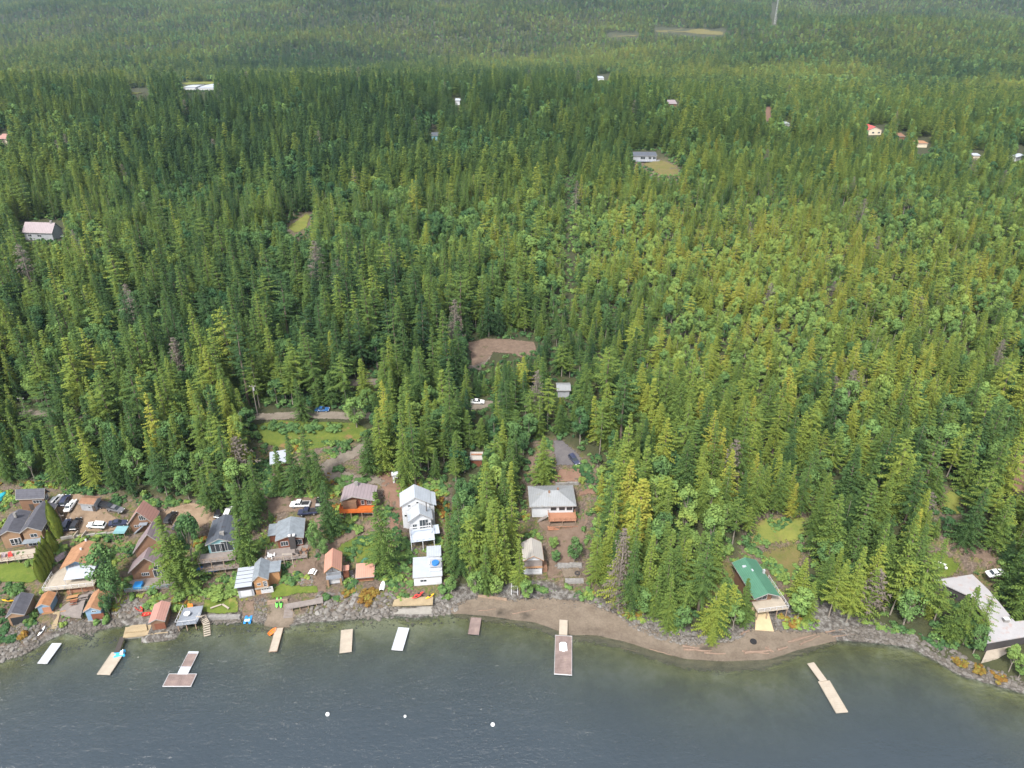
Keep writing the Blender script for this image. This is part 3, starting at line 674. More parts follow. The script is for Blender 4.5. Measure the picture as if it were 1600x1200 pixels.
# ---------------------------------------------------------------- building materials
def metal_roof(name, col, per=.6, ax='X', stain=None): return smat(name, col, .5, .14, .5, (ax, per), .8, 0, .4, stain)
def shingle(name, col): return smat(name, col, .9, .35, .9, ('Y', .35), .86, 0, .15)
def siding(name, col, ax='Z', per=.25, var=.18): return smat(name, col, .75, var, 1.0, (ax, per), .78, 0, .25)
M = dict(
 charcoal=shingle('charcoal_shingle', (.085,.085,.10)), dkmetal=metal_roof('dark_metal_roof', (.08,.09,.11), .9, stain=((.05,.035,.03), .5, .56)),
 tanroof=shingle('tan_shingle', (.32,.175,.10)), brownroof=shingle('brown_shingle', (.22,.125,.08)), orangeroof=shingle('orange_tan_shingle', (.32,.16,.08)),
 pinkroof=metal_roof('pink_metal_roof', (.37,.20,.165), .5), salmon=metal_roof('salmon_metal_roof', (.42,.22,.165), .5), plum=metal_roof('plum_metal_roof', (.23,.18,.19), .7),
 mauve=metal_roof('mauve_metal_roof', (.25,.205,.215), .9), brick_red=metal_roof('rust_red_roof', (.38,.14,.085), .5), greyroof=shingle('grey_shingle', (.20,.225,.25)),
 ltmetal=metal_roof('pale_metal_roof', (.36,.39,.43), .45), greymetal=metal_roof('grey_metal_roof', (.24,.25,.26), .5, stain=((.22,.21,.19), .6, .58)), cream=metal_roof('cream_metal_roof', (.38,.355,.325), .5, stain=((.30,.27,.22), .35, .6)),
 whiteroof=smat('white_roof', (.34,.37,.42), .55, .12, .6, None), stainwhite=smat('stained_white_roof', (.34,.33,.34), .7, .15, .5, None, stain=((.33,.24,.21), .55, .54)),
 green=metal_roof('green_metal_roof', (.065,.17,.11), .45), redroof=metal_roof('red_metal_roof', (.55,.08,.07), .6),
 brown=siding('brown_log_wall', (.175,.10,.062), per=.3), tanwall=siding('tan_timber_wall', (.245,.155,.095)), honey=siding('honey_timber_wall', (.33,.18,.085)), redbrown=siding('red_brown_wall', (.16,.06,.035)),
 darkwall=siding('dark_wall', (.055,.05,.05)), bluewall=siding('blue_grey_wall', (.17,.26,.36)), greywall=siding('grey_wall', (.30,.31,.33)), whitewall=siding('white_siding', (.50,.51,.53), per=.22, var=.1),
 creamwall=siding('cream_wall', (.60,.52,.40)), tealwall=siding('teal_wall', (.16,.30,.32)), concrete=smat('concrete', (.27,.255,.23), .9, .25, .8), sandconc=smat('sandy_concrete', (.42,.33,.20), .9, .2, .6),
 trim=smat('white_trim', (.46,.46,.47), .5, .1), greytrim=smat('grey_trim', (.26,.25,.24), .6, .1), darktrim=smat('dark_trim', (.06,.05,.045), .6, .1), woodtrim=smat('wood_trim', (.30,.17,.09), .7, .2),
 deck=smat('grey_deck_boards', (.22,.19,.175), .85, .3, .9, ('X', .3), .72), palewood=smat('pale_deck_boards', (.37,.32,.26), .8, .2, .7, ('Y', .3), .8), oldwood=smat('weathered_deck_boards', (.22,.165,.15), .9, .45, .6, ('Y', .3), .7, stain=((.35,.28,.22), .4, .6)),
 orange=smat('orange_stained_boards', (.46,.11,.02), .7, .2, 1, ('X', .35), .75), reddeck=smat('brown_stained_boards', (.34,.165,.10), .75, .2, 1, ('X', .3), .75), yellowwood=smat('fresh_timber', (.32,.25,.155), .85, .25, .6, ('X', .3), .8),
 greydeck=smat('blue_grey_deck_boards', (.22,.24,.275), .8, .25, .7, ('X', .3), .75), whitedeck=smat('white_plastic_decking', (.44,.49,.57), .5, .1, .7, ('X', .4), .85), post=smat('timber_posts', (.25,.18,.13), .9, .3),
 stone=smat('stone_blocks', (.22,.21,.20), .95, .5, 1.4), log=smat('driftwood', (.20,.14,.105), .9, .35, 1.5), red=smat('red_plastic', (.60,.05,.04), .4, .1), yellow=smat('yellow_plastic', (.70,.42,.03), .4, .1), blue=smat('blue_plastic', (.03,.22,.55), .4, .12), sky=smat('sky_blue_plastic', (.06,.45,.80), .4, .12),
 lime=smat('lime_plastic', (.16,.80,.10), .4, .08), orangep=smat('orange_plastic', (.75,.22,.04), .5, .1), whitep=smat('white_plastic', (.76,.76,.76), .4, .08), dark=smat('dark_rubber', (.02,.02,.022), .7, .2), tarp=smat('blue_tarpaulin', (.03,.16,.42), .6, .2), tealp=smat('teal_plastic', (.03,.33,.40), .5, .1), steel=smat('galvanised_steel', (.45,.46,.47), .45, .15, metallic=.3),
)
_g, _N, _L, _P = mk('window_glass'); _P.inputs['Base Color'].default_value = (.025, .032, .038, 1); _P.inputs['Roughness'].default_value = .08; _P.inputs['Specular IOR Level'].default_value = .6; M['glass'] = _g
def paint(name, col):
    m, N, L, P = mk(name); n = noise_(N, L, 1.5, 3)
    L.new(mixc(N, L, n, tuple(c*.8 for c in col), tuple(min(.85, c*1.15) for c in col)), P.inputs['Base Color'])
    P.inputs['Roughness'].default_value = .32; P.inputs['Coat Weight'].default_value = .6; P.inputs['Coat Roughness'].default_value = .08; return m
PAINT = dict(white=paint('white_car_paint', (.72,.72,.72)), black=paint('black_car_paint', (.018,.018,.022)), navy=paint('navy_car_paint', (.03,.035,.07)), grey=paint('grey_car_paint', (.12,.12,.13)), blue=paint('blue_car_paint', (.03,.10,.25)), burgundy=paint('burgundy_car_paint', (.10,.025,.03)))
_g, _N, _L, _P = mk('headlight_lens'); _P.inputs['Base Color'].default_value = (.7, .7, .68, 1); _P.inputs['Roughness'].default_value = .15; M['lens'] = _g
# ---------------------------------------------------------------- buildings
class Hs_: pass
def solve_pad(FL, FR, B, h, zb=None, pad=True):
    """roof eave corners in the picture -> footprint (front-left point, unit vectors, width, depth, base z)"""
    s = Hs_(); mid = ((FL[0]+FR[0])/2, (FL[1]+FR[1])/2)
    s.zb = at(mid[0], mid[1], h).z-h if zb is None else zb
    ze = s.zb+h; a = atz(*FL, ze); b = atz(*FR, ze); c = atz(*B, ze)
    s.W = (b-a).length; s.ux = (b-a)/s.W; s.uy = Vector((-s.ux.y, s.ux.x, 0)); s.D = abs((c-a).dot(s.uy)); s.o = Vector((a.x, a.y, s.zb)); s.h = h
    s.rz = math.atan2(s.ux.y, s.ux.x); ctr = s.o+s.ux*s.W/2+s.uy*s.D/2
    if pad: PADS.append((ctr.x, ctr.y, s.ux.x, s.ux.y, s.W/2+.2, s.D/2+.2, s.zb))
    return s
def roof_z(s, x, y):
    W, D, h, r, rf = s.W, s.D, s.h, s.rise, s.rf
    if s.kind == 'gd': return h+r*(x/(rf*W) if x < rf*W else (W-x)/((1-rf)*W))
    if s.kind == 'gw': return h+r*(y/(rf*D) if y < rf*D else (D-y)/((1-rf)*D))
    if s.kind == 'shed': return h+r*y/D
    if s.kind == 'side': return h+r*x/W
    if s.kind == 'hip':
        e = D*.5; return h+r*min(1, x/e, (W-x)/e, y/e, (D-y)/e)
    return h
def house(name, label, cat, s, rise, kind, roof, wall, ov=.45, rf=.5, found=3.0, th=.22, group=None, wins=(), trim='greytrim', fov=None, wallname='wall'):
    s.rise, s.rf, s.kind = rise, rf, kind; W, D, h = s.W, s.D, s.h; fo = ov if fov is None else fov
    root = empty(name, s.o, s.rz); tag(root, label, cat, group); s.root = root
    z = lambda x, y: roof_z(s, x, y)
    if kind == 'gd': V = [(0,0,h),(W*rf,0,h+rise),(W,0,h),(0,D,h),(W*rf,D,h+rise),(W,D,h)]; F = [(0,1,4,3),(1,2,5,4)]
    elif kind == 'gw': V = [(0,0,h),(W,0,h),(0,D*rf,h+rise),(W,D*rf,h+rise),(0,D,h),(W,D,h)]; F = [(0,1,3,2),(2,3,5,4)]
    elif kind == 'hip': e = D/2; V = [(0,0,h),(W,0,h),(W,D,h),(0,D,h),(e,e,h+rise),(W-e,e,h+rise)]; F = [(0,1,5,4),(1,2,5),(2,3,4,5),(3,0,4)]
    else: V = [(0,0,z(0,0)),(W,0,z(W,0)),(W,D,z(W,D)),(0,D,z(0,D))]; F = [(0,1,2,3)]
    b = MB(); b.slab(V, F, th); rf_o = b.build('roof', M[roof], root)
    # fascia boards round the roof edge, a little proud of it
    f = MB(); loop = {'gd': [0,1,2,5,4,3], 'gw': [0,1,3,5,4,2], 'hip': [0,1,2,3]}.get(kind, [0,1,2,3])
    for i in range(len(loop)):
        p = Vector(V[loop[i]]); q = Vector(V[loop[(i+1) % len(loop)]]); d = (q-p).normalized(); n = Vector((d.y, -d.x, 0)).normalized()*.06
        dn = Vector((0, 0, -th-.04)); up = Vector((0, 0, -.02))
        f.add([p+up+n*.1, q+up+n*.1, q+dn+n*.1, p+dn+n*.1, p+up+n, q+up+n, q+dn+n, p+dn+n], [(0,1,2,3),(7,6,5,4),(0,4,5,1),(3,2,6,7),(0,3,7,4),(1,5,6,2)])
    f.build('fascia', M[trim], rf_o)
    x0, x1, y0, y1 = ov, W-ov, fo, D-ov; s.x0, s.x1, s.y0, s.y1 = x0, x1, y0, y1
    w = MB(); t = th+.02
    if kind == 'gd': w.prism([(x0,-found),(x1,-found),(x1,z(x1,0)-t),(W*rf,h+rise-t),(x0,z(x0,0)-t)], y0, y1, 'y')
    elif kind == 'gw': w.prism([(y0,-found),(y1,-found),(y1,z(0,y1)-t),(D*rf,h+rise-t),(y0,z(0,y0)-t)], x0, x1, 'x')
    elif kind == 'side': w.prism([(x0,-found),(x1,-found),(x1,z(x1,0)-t),(x0,z(x0,0)-t)], y0, y1, 'y')
    else: w.prism([(y0,-found),(y1,-found),(y1,z(W/2,y1)-t),(y0,z(W/2,y0)-t)], x0, x1, 'x')
    w.build(wallname, M[wall], root)
    for q in wins: window(s, *q)
    return s
def facebox(s, face, u, z0, w, hh, out, thick, y_off=0.0, mb=None):
    """box lying on one wall: u measured from the wall's left end as seen from outside"""
    b = mb or MB(); x0, x1, y0, y1 = s.x0, s.x1, s.y0, s.y1
    if face == 'f': b.box(x0+u, x0+u+w, y0-out-y_off, y0-y_off+thick-out, z0, z0+hh)
    elif face == 'b': b.box(x1-u-w, x1-u, y1+y_off-thick+out, y1+out+y_off, z0, z0+hh)
    elif face == 'r': b.box(x1+y_off-thick+out, x1+out+y_off, y0+u, y0+u+w, z0, z0+hh)
    else: b.box(x0-out-y_off, x0-y_off+thick-out, y1-u-w, y1-u, z0, z0+hh)
    return b
def window(s, face, u, z0, w, hh, n=1, kind='window', frame='trim', parent=None):
    """frame with mullions, glass set in it"""
    b = MB(); t = .07; wd = (s.x1-s.x0) if face in 'fb' else (s.y1-s.y0); w = min(w, wd-.3); u = max(.1, min(u, wd-w-.15))
    facebox(s, face, u, z0, w, t, .07, .14, mb=b); facebox(s, face, u, z0+hh-t, w, t, .07, .14, mb=b)
    for i in range(n+1): facebox(s, face, u+(w-t)*i/n, z0+t, t, hh-2*t, .07, .14, mb=b)
    fr = b.build(kind, M[frame], parent or s.root)
    g = facebox(s, face, u+.03, z0+.03, w-.06, hh-.06, .025, .06); g.build('pane', M['glass'], fr)
def door(s, face, u, z0, w, hh, mat='trim', name='door', panels=0):
    d = facebox(s, face, u, z0, w, hh, .06, .12); o = d.build(name, M[mat], s.root)
    if panels:
        g = MB()
        for i in range(panels): facebox(s, face, u+.25+(w-.5)*i/panels, z0+hh-.62, (w-.5)/panels-.18, .34, .075, .03, mb=g)
        g.build('pane', M['glass'], o)
        g = MB()
        for k in (1, 2, 3): facebox(s, face, u+.05, z0+hh*k/4-.02, w-.1, .04, .07, .02, mb=g)
        g.build('panel_seam', M['darktrim'] if mat != 'darktrim' else M['woodtrim'], o)
    return o
def deck(s, x0, x1, y0, y1, z, mat='deck', rail='frblx', posts=True, pm='post', railmat='post', th=.22, down=3.5, solid=False, railh=1.0):
    b = MB(); b.box(x0, x1, y0, y1, z-th, z); o = b.build('deck', M[mat], s.root)
    if posts:
        n = max(2, int((x1-x0)/2.6)+1)
        for i in range(n):
            x = x0+.15+(x1-x0-.3)*i/(n-1); q = MB(); q.box(x-.09, x+.09, y0+.12, y0+.3, z-down, z-th-.003); q.build('post', M[pm], o)
    if rail: railing(o, x0, x1, y0, y1, z, rail, railmat, railh, solid)
    return o
def railing(parent, x0, x1, y0, y1, z, sides, mat, hh=1.0, solid=False):
    b = MB(); segs = []
    if 'f' in sides: segs.append(((x0, y0), (x1, y0)))
    if 'r' in sides: segs.append(((x1-.03, y0), (x1-.03, y1)))
    if 'b' in sides: segs.append(((x0, y1), (x1, y1)))
    if 'l' in sides: segs.append(((x0+.03, y0), (x0+.03, y1)))
    for (a, c) in segs:
        a = Vector((*a, z)); c = Vector((*c, z)); L_ = (c-a).length; n = max(1, int(L_/1.5))
        for i in range(n+1): p = a+(c-a)*i/n; b.box(p.x-.045, p.x+.045, p.y-.045, p.y+.045, z, z+hh)
        d = .05; b.box(min(a.x, c.x)-d, max(a.x, c.x)+d, min(a.y, c.y)-d, max(a.y, c.y)+d, z+hh, z+hh+.07)
        d = .02; b.box(min(a.x, c.x)-d, max(a.x, c.x)+d, min(a.y, c.y)-d, max(a.y, c.y)+d, z+.12 if solid else z+hh*.5, z+hh-.06 if solid else z+hh*.5+.05)
    b.build('railing', M[mat], parent)
def part(s, name, mat, *boxes, parent=None):
    b = MB()
    for q in boxes: b.box(*q)
    return b.build(name, M[mat], parent or s.root)
def px_platform(name, poly, z, mat, label=None, cat=None, th=.3, parent=None, struct=False, zs=None):
    """a level slab whose corners are given where the picture shows them, standing at height z"""
    P_ = [atz(u, v, (zs[i] if zs else z)) for i, (u, v) in enumerate(poly)]; c = sum(P_, Vector())/len(P_); c.z = z-th
    ar = sum(P_[i].x*P_[(i+1) % len(P_)].y-P_[(i+1) % len(P_)].x*P_[i].y for i in range(len(P_)))
    if ar < 0: P_ = P_[::-1]
    b = MB(); b.slab([tuple(p-c) for p in P_], [tuple(range(len(P_)))], th)
    o = b.build(name, M[mat], None); o.location = c
    if parent: o.parent = parent; o.location = parent.matrix_basis.inverted() @ c; o.rotation_euler = (0, 0, -parent.rotation_euler.z)
    elif struct: tag(o, kind='structure')
    elif label: tag(o, label, cat)
    return o
# ---------------------------------------------------------------- footprints first (the ground is levelled under them)
HSPEC = dict(
 A=solve_pad((24,780),(69,778.5),(84,768),4.2), B=solve_pad((30,833),(65,829),(86,788),5.2), B2=solve_pad((-4,838),(31.5,832.5),(47,799),4.6), C=solve_pad((121.5,786.5),(146,788.5),(161,776),2.7),
 D=solve_pad((93.5,888.5),(148,883),(109,856),4.6), E=solve_pad((8.4,965),(38.2,960),(59,927),3.0), F=solve_pad((55,949.4),(77.6,946.6),(86,926),2.4), G=solve_pad((129.4,956),(157,953.3),(162,924),3.6),
 J=solve_pad((198.6,819.6),(239.5,817.3),(247.6,799),3.0), K=solve_pad((207.4,864),(267,858),(212,843),5.2), K2=solve_pad((199.8,895),(262,889),(205,878),3.4), L=solve_pad((320.5,852),(366,847),(372,809),7.0),
 P=solve_pad((393.5,908.5),(419,905),(397,880),4.9), Mb=solve_pad((231.5,973.5),(257.5,970),(266.5,941),2.9,zb=1.3), S=solve_pad((429.7,845.3),(474.3,839.7),(490,808),3.2), T=solve_pad((531.5,783),(585,781.7),(586,759),5.4),
 U=solve_pad((625,791.7),(673.3,787),(671.7,766),7.0), U2=solve_pad((637.5,815.8),(676.3,811),(637.5,799),6.6), V=solve_pad((645,903),(691,899.5),(645,873.5),3.0), W=solve_pad((506,895),(533.5,891.5),(534,863),5.2),
 X=solve_pad((555.5,903),(584.5,900.5),(556,885),1.9), Y=solve_pad((827.5,791.7),(900.8,790.2),(895,758),4.4), Z=solve_pad((817,877),(850,875.7),(845.7,847),5.5), G2=solve_pad((1179,935.8),(1219,931),(1183.6,874.5),6.2),
 far1=solve_pad((34,363),(81,364.5),(88,357),4), far2=solve_pad((989,243.5),(1027,243.5),(991,237.5),4), carport=solve_pad((421.5,726),(447,722),(424,707),2.6), hid1=solve_pad((734,718),(754,718),(735,708),2.8), shed1=solve_pad((612,743),(622,742),(613,738),3.0),
 hid2=solve_pad((870,610),(892,610),(871,598),3.0), red=solve_pad((1356,203),(1379,203),(1376,198),4.5), tan=solve_pad((1434,224),(1451,224),(1450,219),3),
)
_q = atz(1545, 955, 14); RH_Z = h1(_q.x, _q.y)+.3; _q = atz(1545, 950, RH_Z+3.4); PADS.append((_q.x, _q.y, .8, -.6, 15, 11, RH_Z))
def build_houses():
    s = HSPEC['A']; house('cabin', 'brown timber cabin with dark shingle roof at the back of the parking yard, upper left', 'cabin', s, 2.3, 'gw', 'charcoal', 'brown',
        wins=[('f',3.6,2.3,2.6,1.0,3)]); door(s,'f',2.2,0,1.2,2.0,'darktrim'); window(s,'r',2.0,2.6,1.6,1.6,2)
    s = HSPEC['B']; house('house', 'tan timber house with a wide charcoal shingle roof beside the columnar cedar row', 'house', s, 1.7, 'gd', 'charcoal', 'tanwall', rf=.45,
        wins=[('f',1.6,3.0,1.7,1.2,2),('f',1.2,.3,4.0,2.0,4)]); part(s, 'porch_roof', 'greyroof', (s.x0-.2,s.x1+.2,-1.4,s.y0-.01,2.45,2.62)); window(s,'r',2,3,1.8,1.2,2)
    # its lower left wing belongs to the same house
    a = HSPEC['B2']; house('left_wing', None, None, a, 1.3, 'gd', 'charcoal', 'tanwall', rf=.5, wins=[('f',1.6,1.2,2.0,1.5,2),('f',4.2,.6,2.6,2.2,3)]); adopt(a, s, 'wing')
    part(s, 'chimney', 'stone', (-3.2,-2.6,6,6.7,6.0,7.4))
    deck(s, -8.5, 5.6, -4.6, -.9, .35, 'palewood', 'f', railmat='post', down=3)
    s = HSPEC['C']; house('storage_shed', 'small grey-blue shed with brown shingle roof standing behind the parked cars', 'shed', s, .7, 'gw', 'brownroof', 'greywall', ov=.3, wins=[('f',2.2,1.1,.8,.7,1)]); door(s,'f',3.4,0,.9,1.9,'darktrim')
    s = HSPEC['D']; house('bungalow', 'blue-grey bungalow under a tan shingle roof with a white awning over its deck', 'house', s, 2.1, 'gd', 'tanroof', 'bluewall', fov=1.6, trim='woodtrim',
        wins=[('f',1.0,2.0,2.0,1.5,2),('f',6.5,1.7,2.6,2.0,3)])
    deck(s, -3.2, s.W+.3, -4.2, s.y0-.01, 1.5, 'palewood', 'fl', down=3.2, railmat='trim'); part(s, 'side_deck', 'palewood', (-3.2,s.x0-.01,s.y0+.0,s.y0+6.2,1.28,1.5))
    b = MB(); b.slab([(1.6,-3.0,3.3),(8.2,-3.0,3.3),(8.4,s.y0-.05,4.15),(1.6,s.y0-.05,4.15)],[(0,1,2,3)],.08); aw = b.build('awning', M['whiteroof'], s.root)
    [part(s, 'awning_post', 'trim', (q,q+.1,-2.9,-2.8,1.5,3.2), parent=aw) for q in (1.7, 8.0)]
    part(s, 'vent', 'trim', (s.W*.5-.2,s.W*.5+.2,4.0,4.4,6.3,7.2)); part(s, 'vent', 'trim', (s.W*.5-.2,s.W*.5+.2,7.5,7.9,6.3,7.2))
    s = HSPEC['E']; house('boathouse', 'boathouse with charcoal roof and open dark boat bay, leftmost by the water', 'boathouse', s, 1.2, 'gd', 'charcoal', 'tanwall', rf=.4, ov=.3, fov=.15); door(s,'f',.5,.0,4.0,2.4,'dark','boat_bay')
    s = HSPEC['F']; house('boathouse', 'small blue-grey hut with orange-tan roof between the charcoal and the tan-roofed boathouses', 'boathouse', s, .9, 'gd', 'orangeroof', 'bluewall', ov=.25); door(s,'f',1.0,0,1.9,1.9,'reddeck')
    s = HSPEC['G']; house('boathouse', 'blue boathouse with tan shingle roof and dark red garage door above the shore rocks', 'boathouse', s, 1.2, 'gd', 'tanroof', 'bluewall', ov=.3, wins=[('f',1.5,2.9,1.1,.55,2)]); door(s,'f',1.1,.4,2.9,1.9,'redbrown','door',0)
    part(s, 'footing', 'concrete', (s.x0-.12,s.x1+.12,s.y0-.15,s.y1,-3.1,.3))
    s = HSPEC['J']; house('chalet', 'steep chalet with pinkish metal roof and brown gable behind the plum-roofed house', 'house', s, 4.2, 'gd', 'pinkroof', 'brown', wins=[('f',2.9,3.9,1.7,1.5,3),('f',1.0,1.6,1.4,.7,2),('f',5.2,1.5,.9,.9,1)])
    b = MB(); b.slab([(4.6,.38,2.9),(1.2,.38,0),(1.2,-.6,0),(4.6,-.6,2.9)],[(0,3,2,1)],.2); b.build('stair', M['greydeck'], s.root); part(s, 'balcony', 'greydeck', (3.2,5.4,-.8,.42,2.95,3.1))
    s = HSPEC['K']; house('rear_wing', None, None, s, 5.6, 'gd', 'plum', 'brown'); k = HSPEC['K2']
    house('house', 'brown house with two stepped steep plum roofs and tall glazed gable above a deck', 'house', k, 4.4, 'gd', 'plum', 'brown', fov=1.0)
    adopt(s, k, 'rear_wing')
    window(k,'f',2.2,1.0,1.9,1.1,4); window(k,'f',5.4,.3,3.6,2.4,4); window(k,'f',5.6,2.8,3.2,1.3,3); window(k,'f',6.1,4.2,1.9,1.0,2); window(k,'f',9.6,.8,1.6,1.4,2)
    deck(k, -.4, k.W+1.8, -3.4, k.y0-.01, .1, 'deck', 'fr', down=3.2, railmat='tealwall')
    s = HSPEC['L']; house('house', 'long house with dark metal roof, teal glazed gable and two stacked decks', 'house', s, 1.7, 'gd', 'dkmetal', 'tealwall', fov=.5,
        wins=[('f',.5,4.0,3.6,2.7,3),('f',4.4,4.0,3.0,3.2,2),('f',1.0,1.0,3.2,1.8,3)]); part(s, 'chimney', 'stone', (3.6,4.7,1.6,2.4,7.9,9.2))
    deck(s, -1.8, s.W+.2, -3.0, s.y0-.01, 3.8, 'deck', 'flr', down=6.5, railmat='post'); part(s, 'lower_deck', 'deck', (-1.3,s.W+.8,-3.6,s.y0-.02,1.2,1.42)); railing(s.root,-1.3,s.W+.8,-3.6,-3.4,1.42,'f','post')
    s = HSPEC['P']; house('boathouse', 'honey timber boathouse with grey roof, white ribbed carport roof and two white garage doors', 'boathouse', s, 1.6, 'gd', 'greyroof', 'honey', ov=.3, rf=.45,
        wins=[('f',.7,3.0,.9,.8,2),('f',3.9,3.0,.7,.8,2),('f',2.2,2.5,.9,1.7,1)]); door(s,'f',1.3,.2,3.0,1.9,'trim','garage_door',4)
    part(s, 'ledge', 'concrete', (s.x0,s.x1,s.y0-.5,s.y0-.01,2.15,2.3))
    part(s, 'side_wing', 'honey', (s.x1+.01,s.x1+2.6,s.D*.42,s.D*.9,-2,4.3)); part(s, 'side_roof', 'greyroof', (s.x1+.05,s.x1+3.0,s.D*.36,s.D*.96,4.75,4.95))
    part(s, 'carport_roof', 'whiteroof', (-4.2,-.05,-.9,s.D*.93,4.2,4.4)); g = MB()
    for i in range(1, 5): g.box(-4.15,-.1,-.9+(s.D*.93+.9)*i/5-.05,-.9+(s.D*.93+.9)*i/5+.05,4.4,4.46)
    g.build('rib', M['darktrim'], s.root); part(s, 'carport_wall', 'greywall', (-3.9,-.1,.2,s.D*.88,-2.5,4.19)); b = MB(); b.box(-3.3,-.6,.06,.19,.2,2.0); b.build('garage_door', M['trim'], s.root); part(s, 'carport_front', 'darkwall', (-3.9,-.1,.1,.19,2.25,4.0))
    s = HSPEC['Mb']; house('boathouse', 'narrow boathouse with pinkish metal roof standing on the timber pier', 'boathouse', s, .9, 'gd', 'pinkroof', 'brown', ov=.35, found=.6); door(s,'f',.7,.2,2.4,1.8,'redbrown')
    s = HSPEC['S']; house('bungalow', 'red-brown bungalow with low grey shingle roof and a large furnished deck', 'house', s, 1.2, 'gd', 'greyroof', 'redbrown', fov=.6,
        wins=[('f',.7,.7,2.0,1.5,3),('f',5.9,.6,2.2,1.7,2)]); part(s, 'chimney', 'darkwall', (3.6,5.2,-.5,.5,-1,4.3)); [part(s, 'chimney_cap', 'trim', (q,q+.7,-.45,.4,4.31,4.6)) for q in (3.5, 4.6)]
    deck(s, -2.6, s.W+.8, -4.4, s.y0-.01, .1, 'deck', 'fl', down=3.2); part(s, 'side_wing', 'redbrown', (-1.9,s.x0-.01,3.4,7.5,-1,2.7)); part(s, 'side_roof', 'greyroof', (-2.3,.3,2.9,7.9,2.75,2.95))
    s = HSPEC['T']; house('house', 'red-brown house with mauve metal roof and bright orange deck', 'house', s, 1.5, 'gd', 'mauve', 'redbrown', fov=1.2, rf=.36,
        wins=[('f',1.2,3.2,1.3,1.2,2),('f',5.0,3.1,.9,1.5,1),('f',6.6,3.1,1.2,1.4,2)]); deck(s, -.3, s.W-.4, -1.7, s.y0-.01, 2.7, 'orange', 'fl', railmat='orange', solid=True, down=3.6)
    part(s, 'basement', 'concrete', (5.8,s.x1+.1,s.y0-.25,s.y0-.02,-2,2.4)); part(s, 'chimney', 'stone', (3.4,4.3,5,5.8,6.3,8.0)); part(s, 'dormer_wall', 'brown', (.6,4.4,-.2,s.y0-.02,2.75,5.2))
    s = HSPEC['U']; house('rear_block', None, None, s, 2.6, 'gd', 'ltmetal', 'whitewall', wins=[('f',1.6,6.3,.8,.7,1),('f',4.0,7.2,.7,.6,1),('f',.5,3.0,1.4,.8,2),('l',2,3.5,1.2,1.2,1)]); u = HSPEC['U2']
    part(s, 'side_block', 'whitewall', (s.x1+.01,s.x1+1.3,.8,s.y1-.3,-3,6.0)); b = MB(); b.slab([(s.W-.2,.2,6.9),(s.W+1.5,.2,6.2),(s.W+1.5,s.D-.1,6.2),(s.W-.2,s.D-.1,6.9)],[(0,1,2,3)],.15); b.build('side_roof', M['ltmetal'], s.root)
    house('house', 'tall white house with stepped pale metal roofs, pergola and white front deck', 'house', u, 2.4, 'gd', 'ltmetal', 'whitewall', fov=.8, wins=[('f',.7,3.3,1.2,1.7,2),('f',2.6,3.2,2.4,3.0,3),('f',5.6,3.3,1.2,1.7,2),('f',1.0,.4,1.6,1.4,2),('f',4.0,.2,2.4,1.9,2)])
    adopt(s, u, 'rear_block')
    deck(u, .2, u.W-.1, -4.0, u.y0-.01, 2.95, 'whitedeck', 'flr', posts=True, pm='trim', railmat='trim', down=5)
    part(u, 'corner_deck', 'whitedeck', (u.W-.09,u.W+1.5,-1.6,2.0,2.72,2.94)); part(u, 'pergola', 'trim', (.3,.5,-1.6,-1.4,2.95,5.61),(u.W-.9,u.W-.7,-1.6,-1.4,2.95,5.61),(.29,u.W-.69,-1.61,-1.39,5.6,5.8)); part(u, 'flue', 'darktrim', (5.2,5.45,2.4,2.65,6.9,10.6))
    s = HSPEC['V']; house('cabin', 'flat white-roofed cabin with a blue hot tub let into its terrace', 'cabin', s, .5, 'shed', 'whiteroof', 'whitewall', ov=.2, wins=[('f',1.6,1.2,1.7,.8,2)])
    part(s, 'roof_terrace', 'greywall', (s.W*.60,s.W*.97,s.D*.40,s.D*.80,3.4,3.62)); cyl(s, 'hot_tub', 'tarp', s.W*.78, s.D*.56, 3.63, 4.2, .95); part(s, 'upper_roof', 'ltmetal', (s.W*.48,s.W*.99,s.D*.84,s.D*1.42,4.3,4.5)); part(s, 'upper_wall', 'whitewall', (s.W*.52,s.W*.95,s.D*.88,s.D*1.36,1,4.29))
    part(s, 'roof_box', 'whitep', (s.W*.52,s.W*.58,s.D*.58,s.D*.68,3.5,4.0)); part(s, 'parapet', 'trim', (s.W*.56,s.W*.99,s.D*.22,s.D*.25,3.3,4.0))
    s = HSPEC['W']; house('boathouse', 'tall boathouse with salmon metal roof, open truss gable and white roller door', 'boathouse', s, 1.9, 'gd', 'salmon', 'greywall', ov=.35, fov=1.2, trim='woodtrim'); door(s,'f',.8,.3,3.2,2.0,'trim','garage_door',5)
    [part(s, 'front_pier', 'tanwall', (q,q+.5,.3,1.18,-2,2.4)) for q in (.3, s.W-.8)]; part(s, 'balcony_front', 'greydeck', (.3,s.W-.3,.3,.4,2.42,3.6)); b = MB(); b.tube((.5,.2,5.1),(s.W/2,.2,6.6),.09); b.tube((s.W-.5,.2,5.1),(s.W/2,.2,6.6),.09); b.tube((.5,.2,5.1),(s.W-.5,.2,5.1),.09); b.tube((s.W/2,.2,5.1),(s.W/2,.2,6.6),.08); b.build('truss', M['darktrim'], s.root)
    part(s, 'lean_to_roof', 'salmon', (s.W+.02,s.W+1.7,1.8,3.8,3.4,3.5)); part(s, 'lean_to_wall', 'redbrown', (s.W+.05,s.W+1.5,2.0,3.6,-1,3.39))
    s = HSPEC['X']; house('storage_shed', 'low kayak shed with rust-orange roof beside the salmon-roofed boathouse', 'shed', s, .9, 'shed', 'salmon', 'redbrown', ov=.25, fov=.7, wins=[]); part(s, 'kayak_rack', 'woodtrim', (.5,s.W-.5,.35,.45,.2,.35))
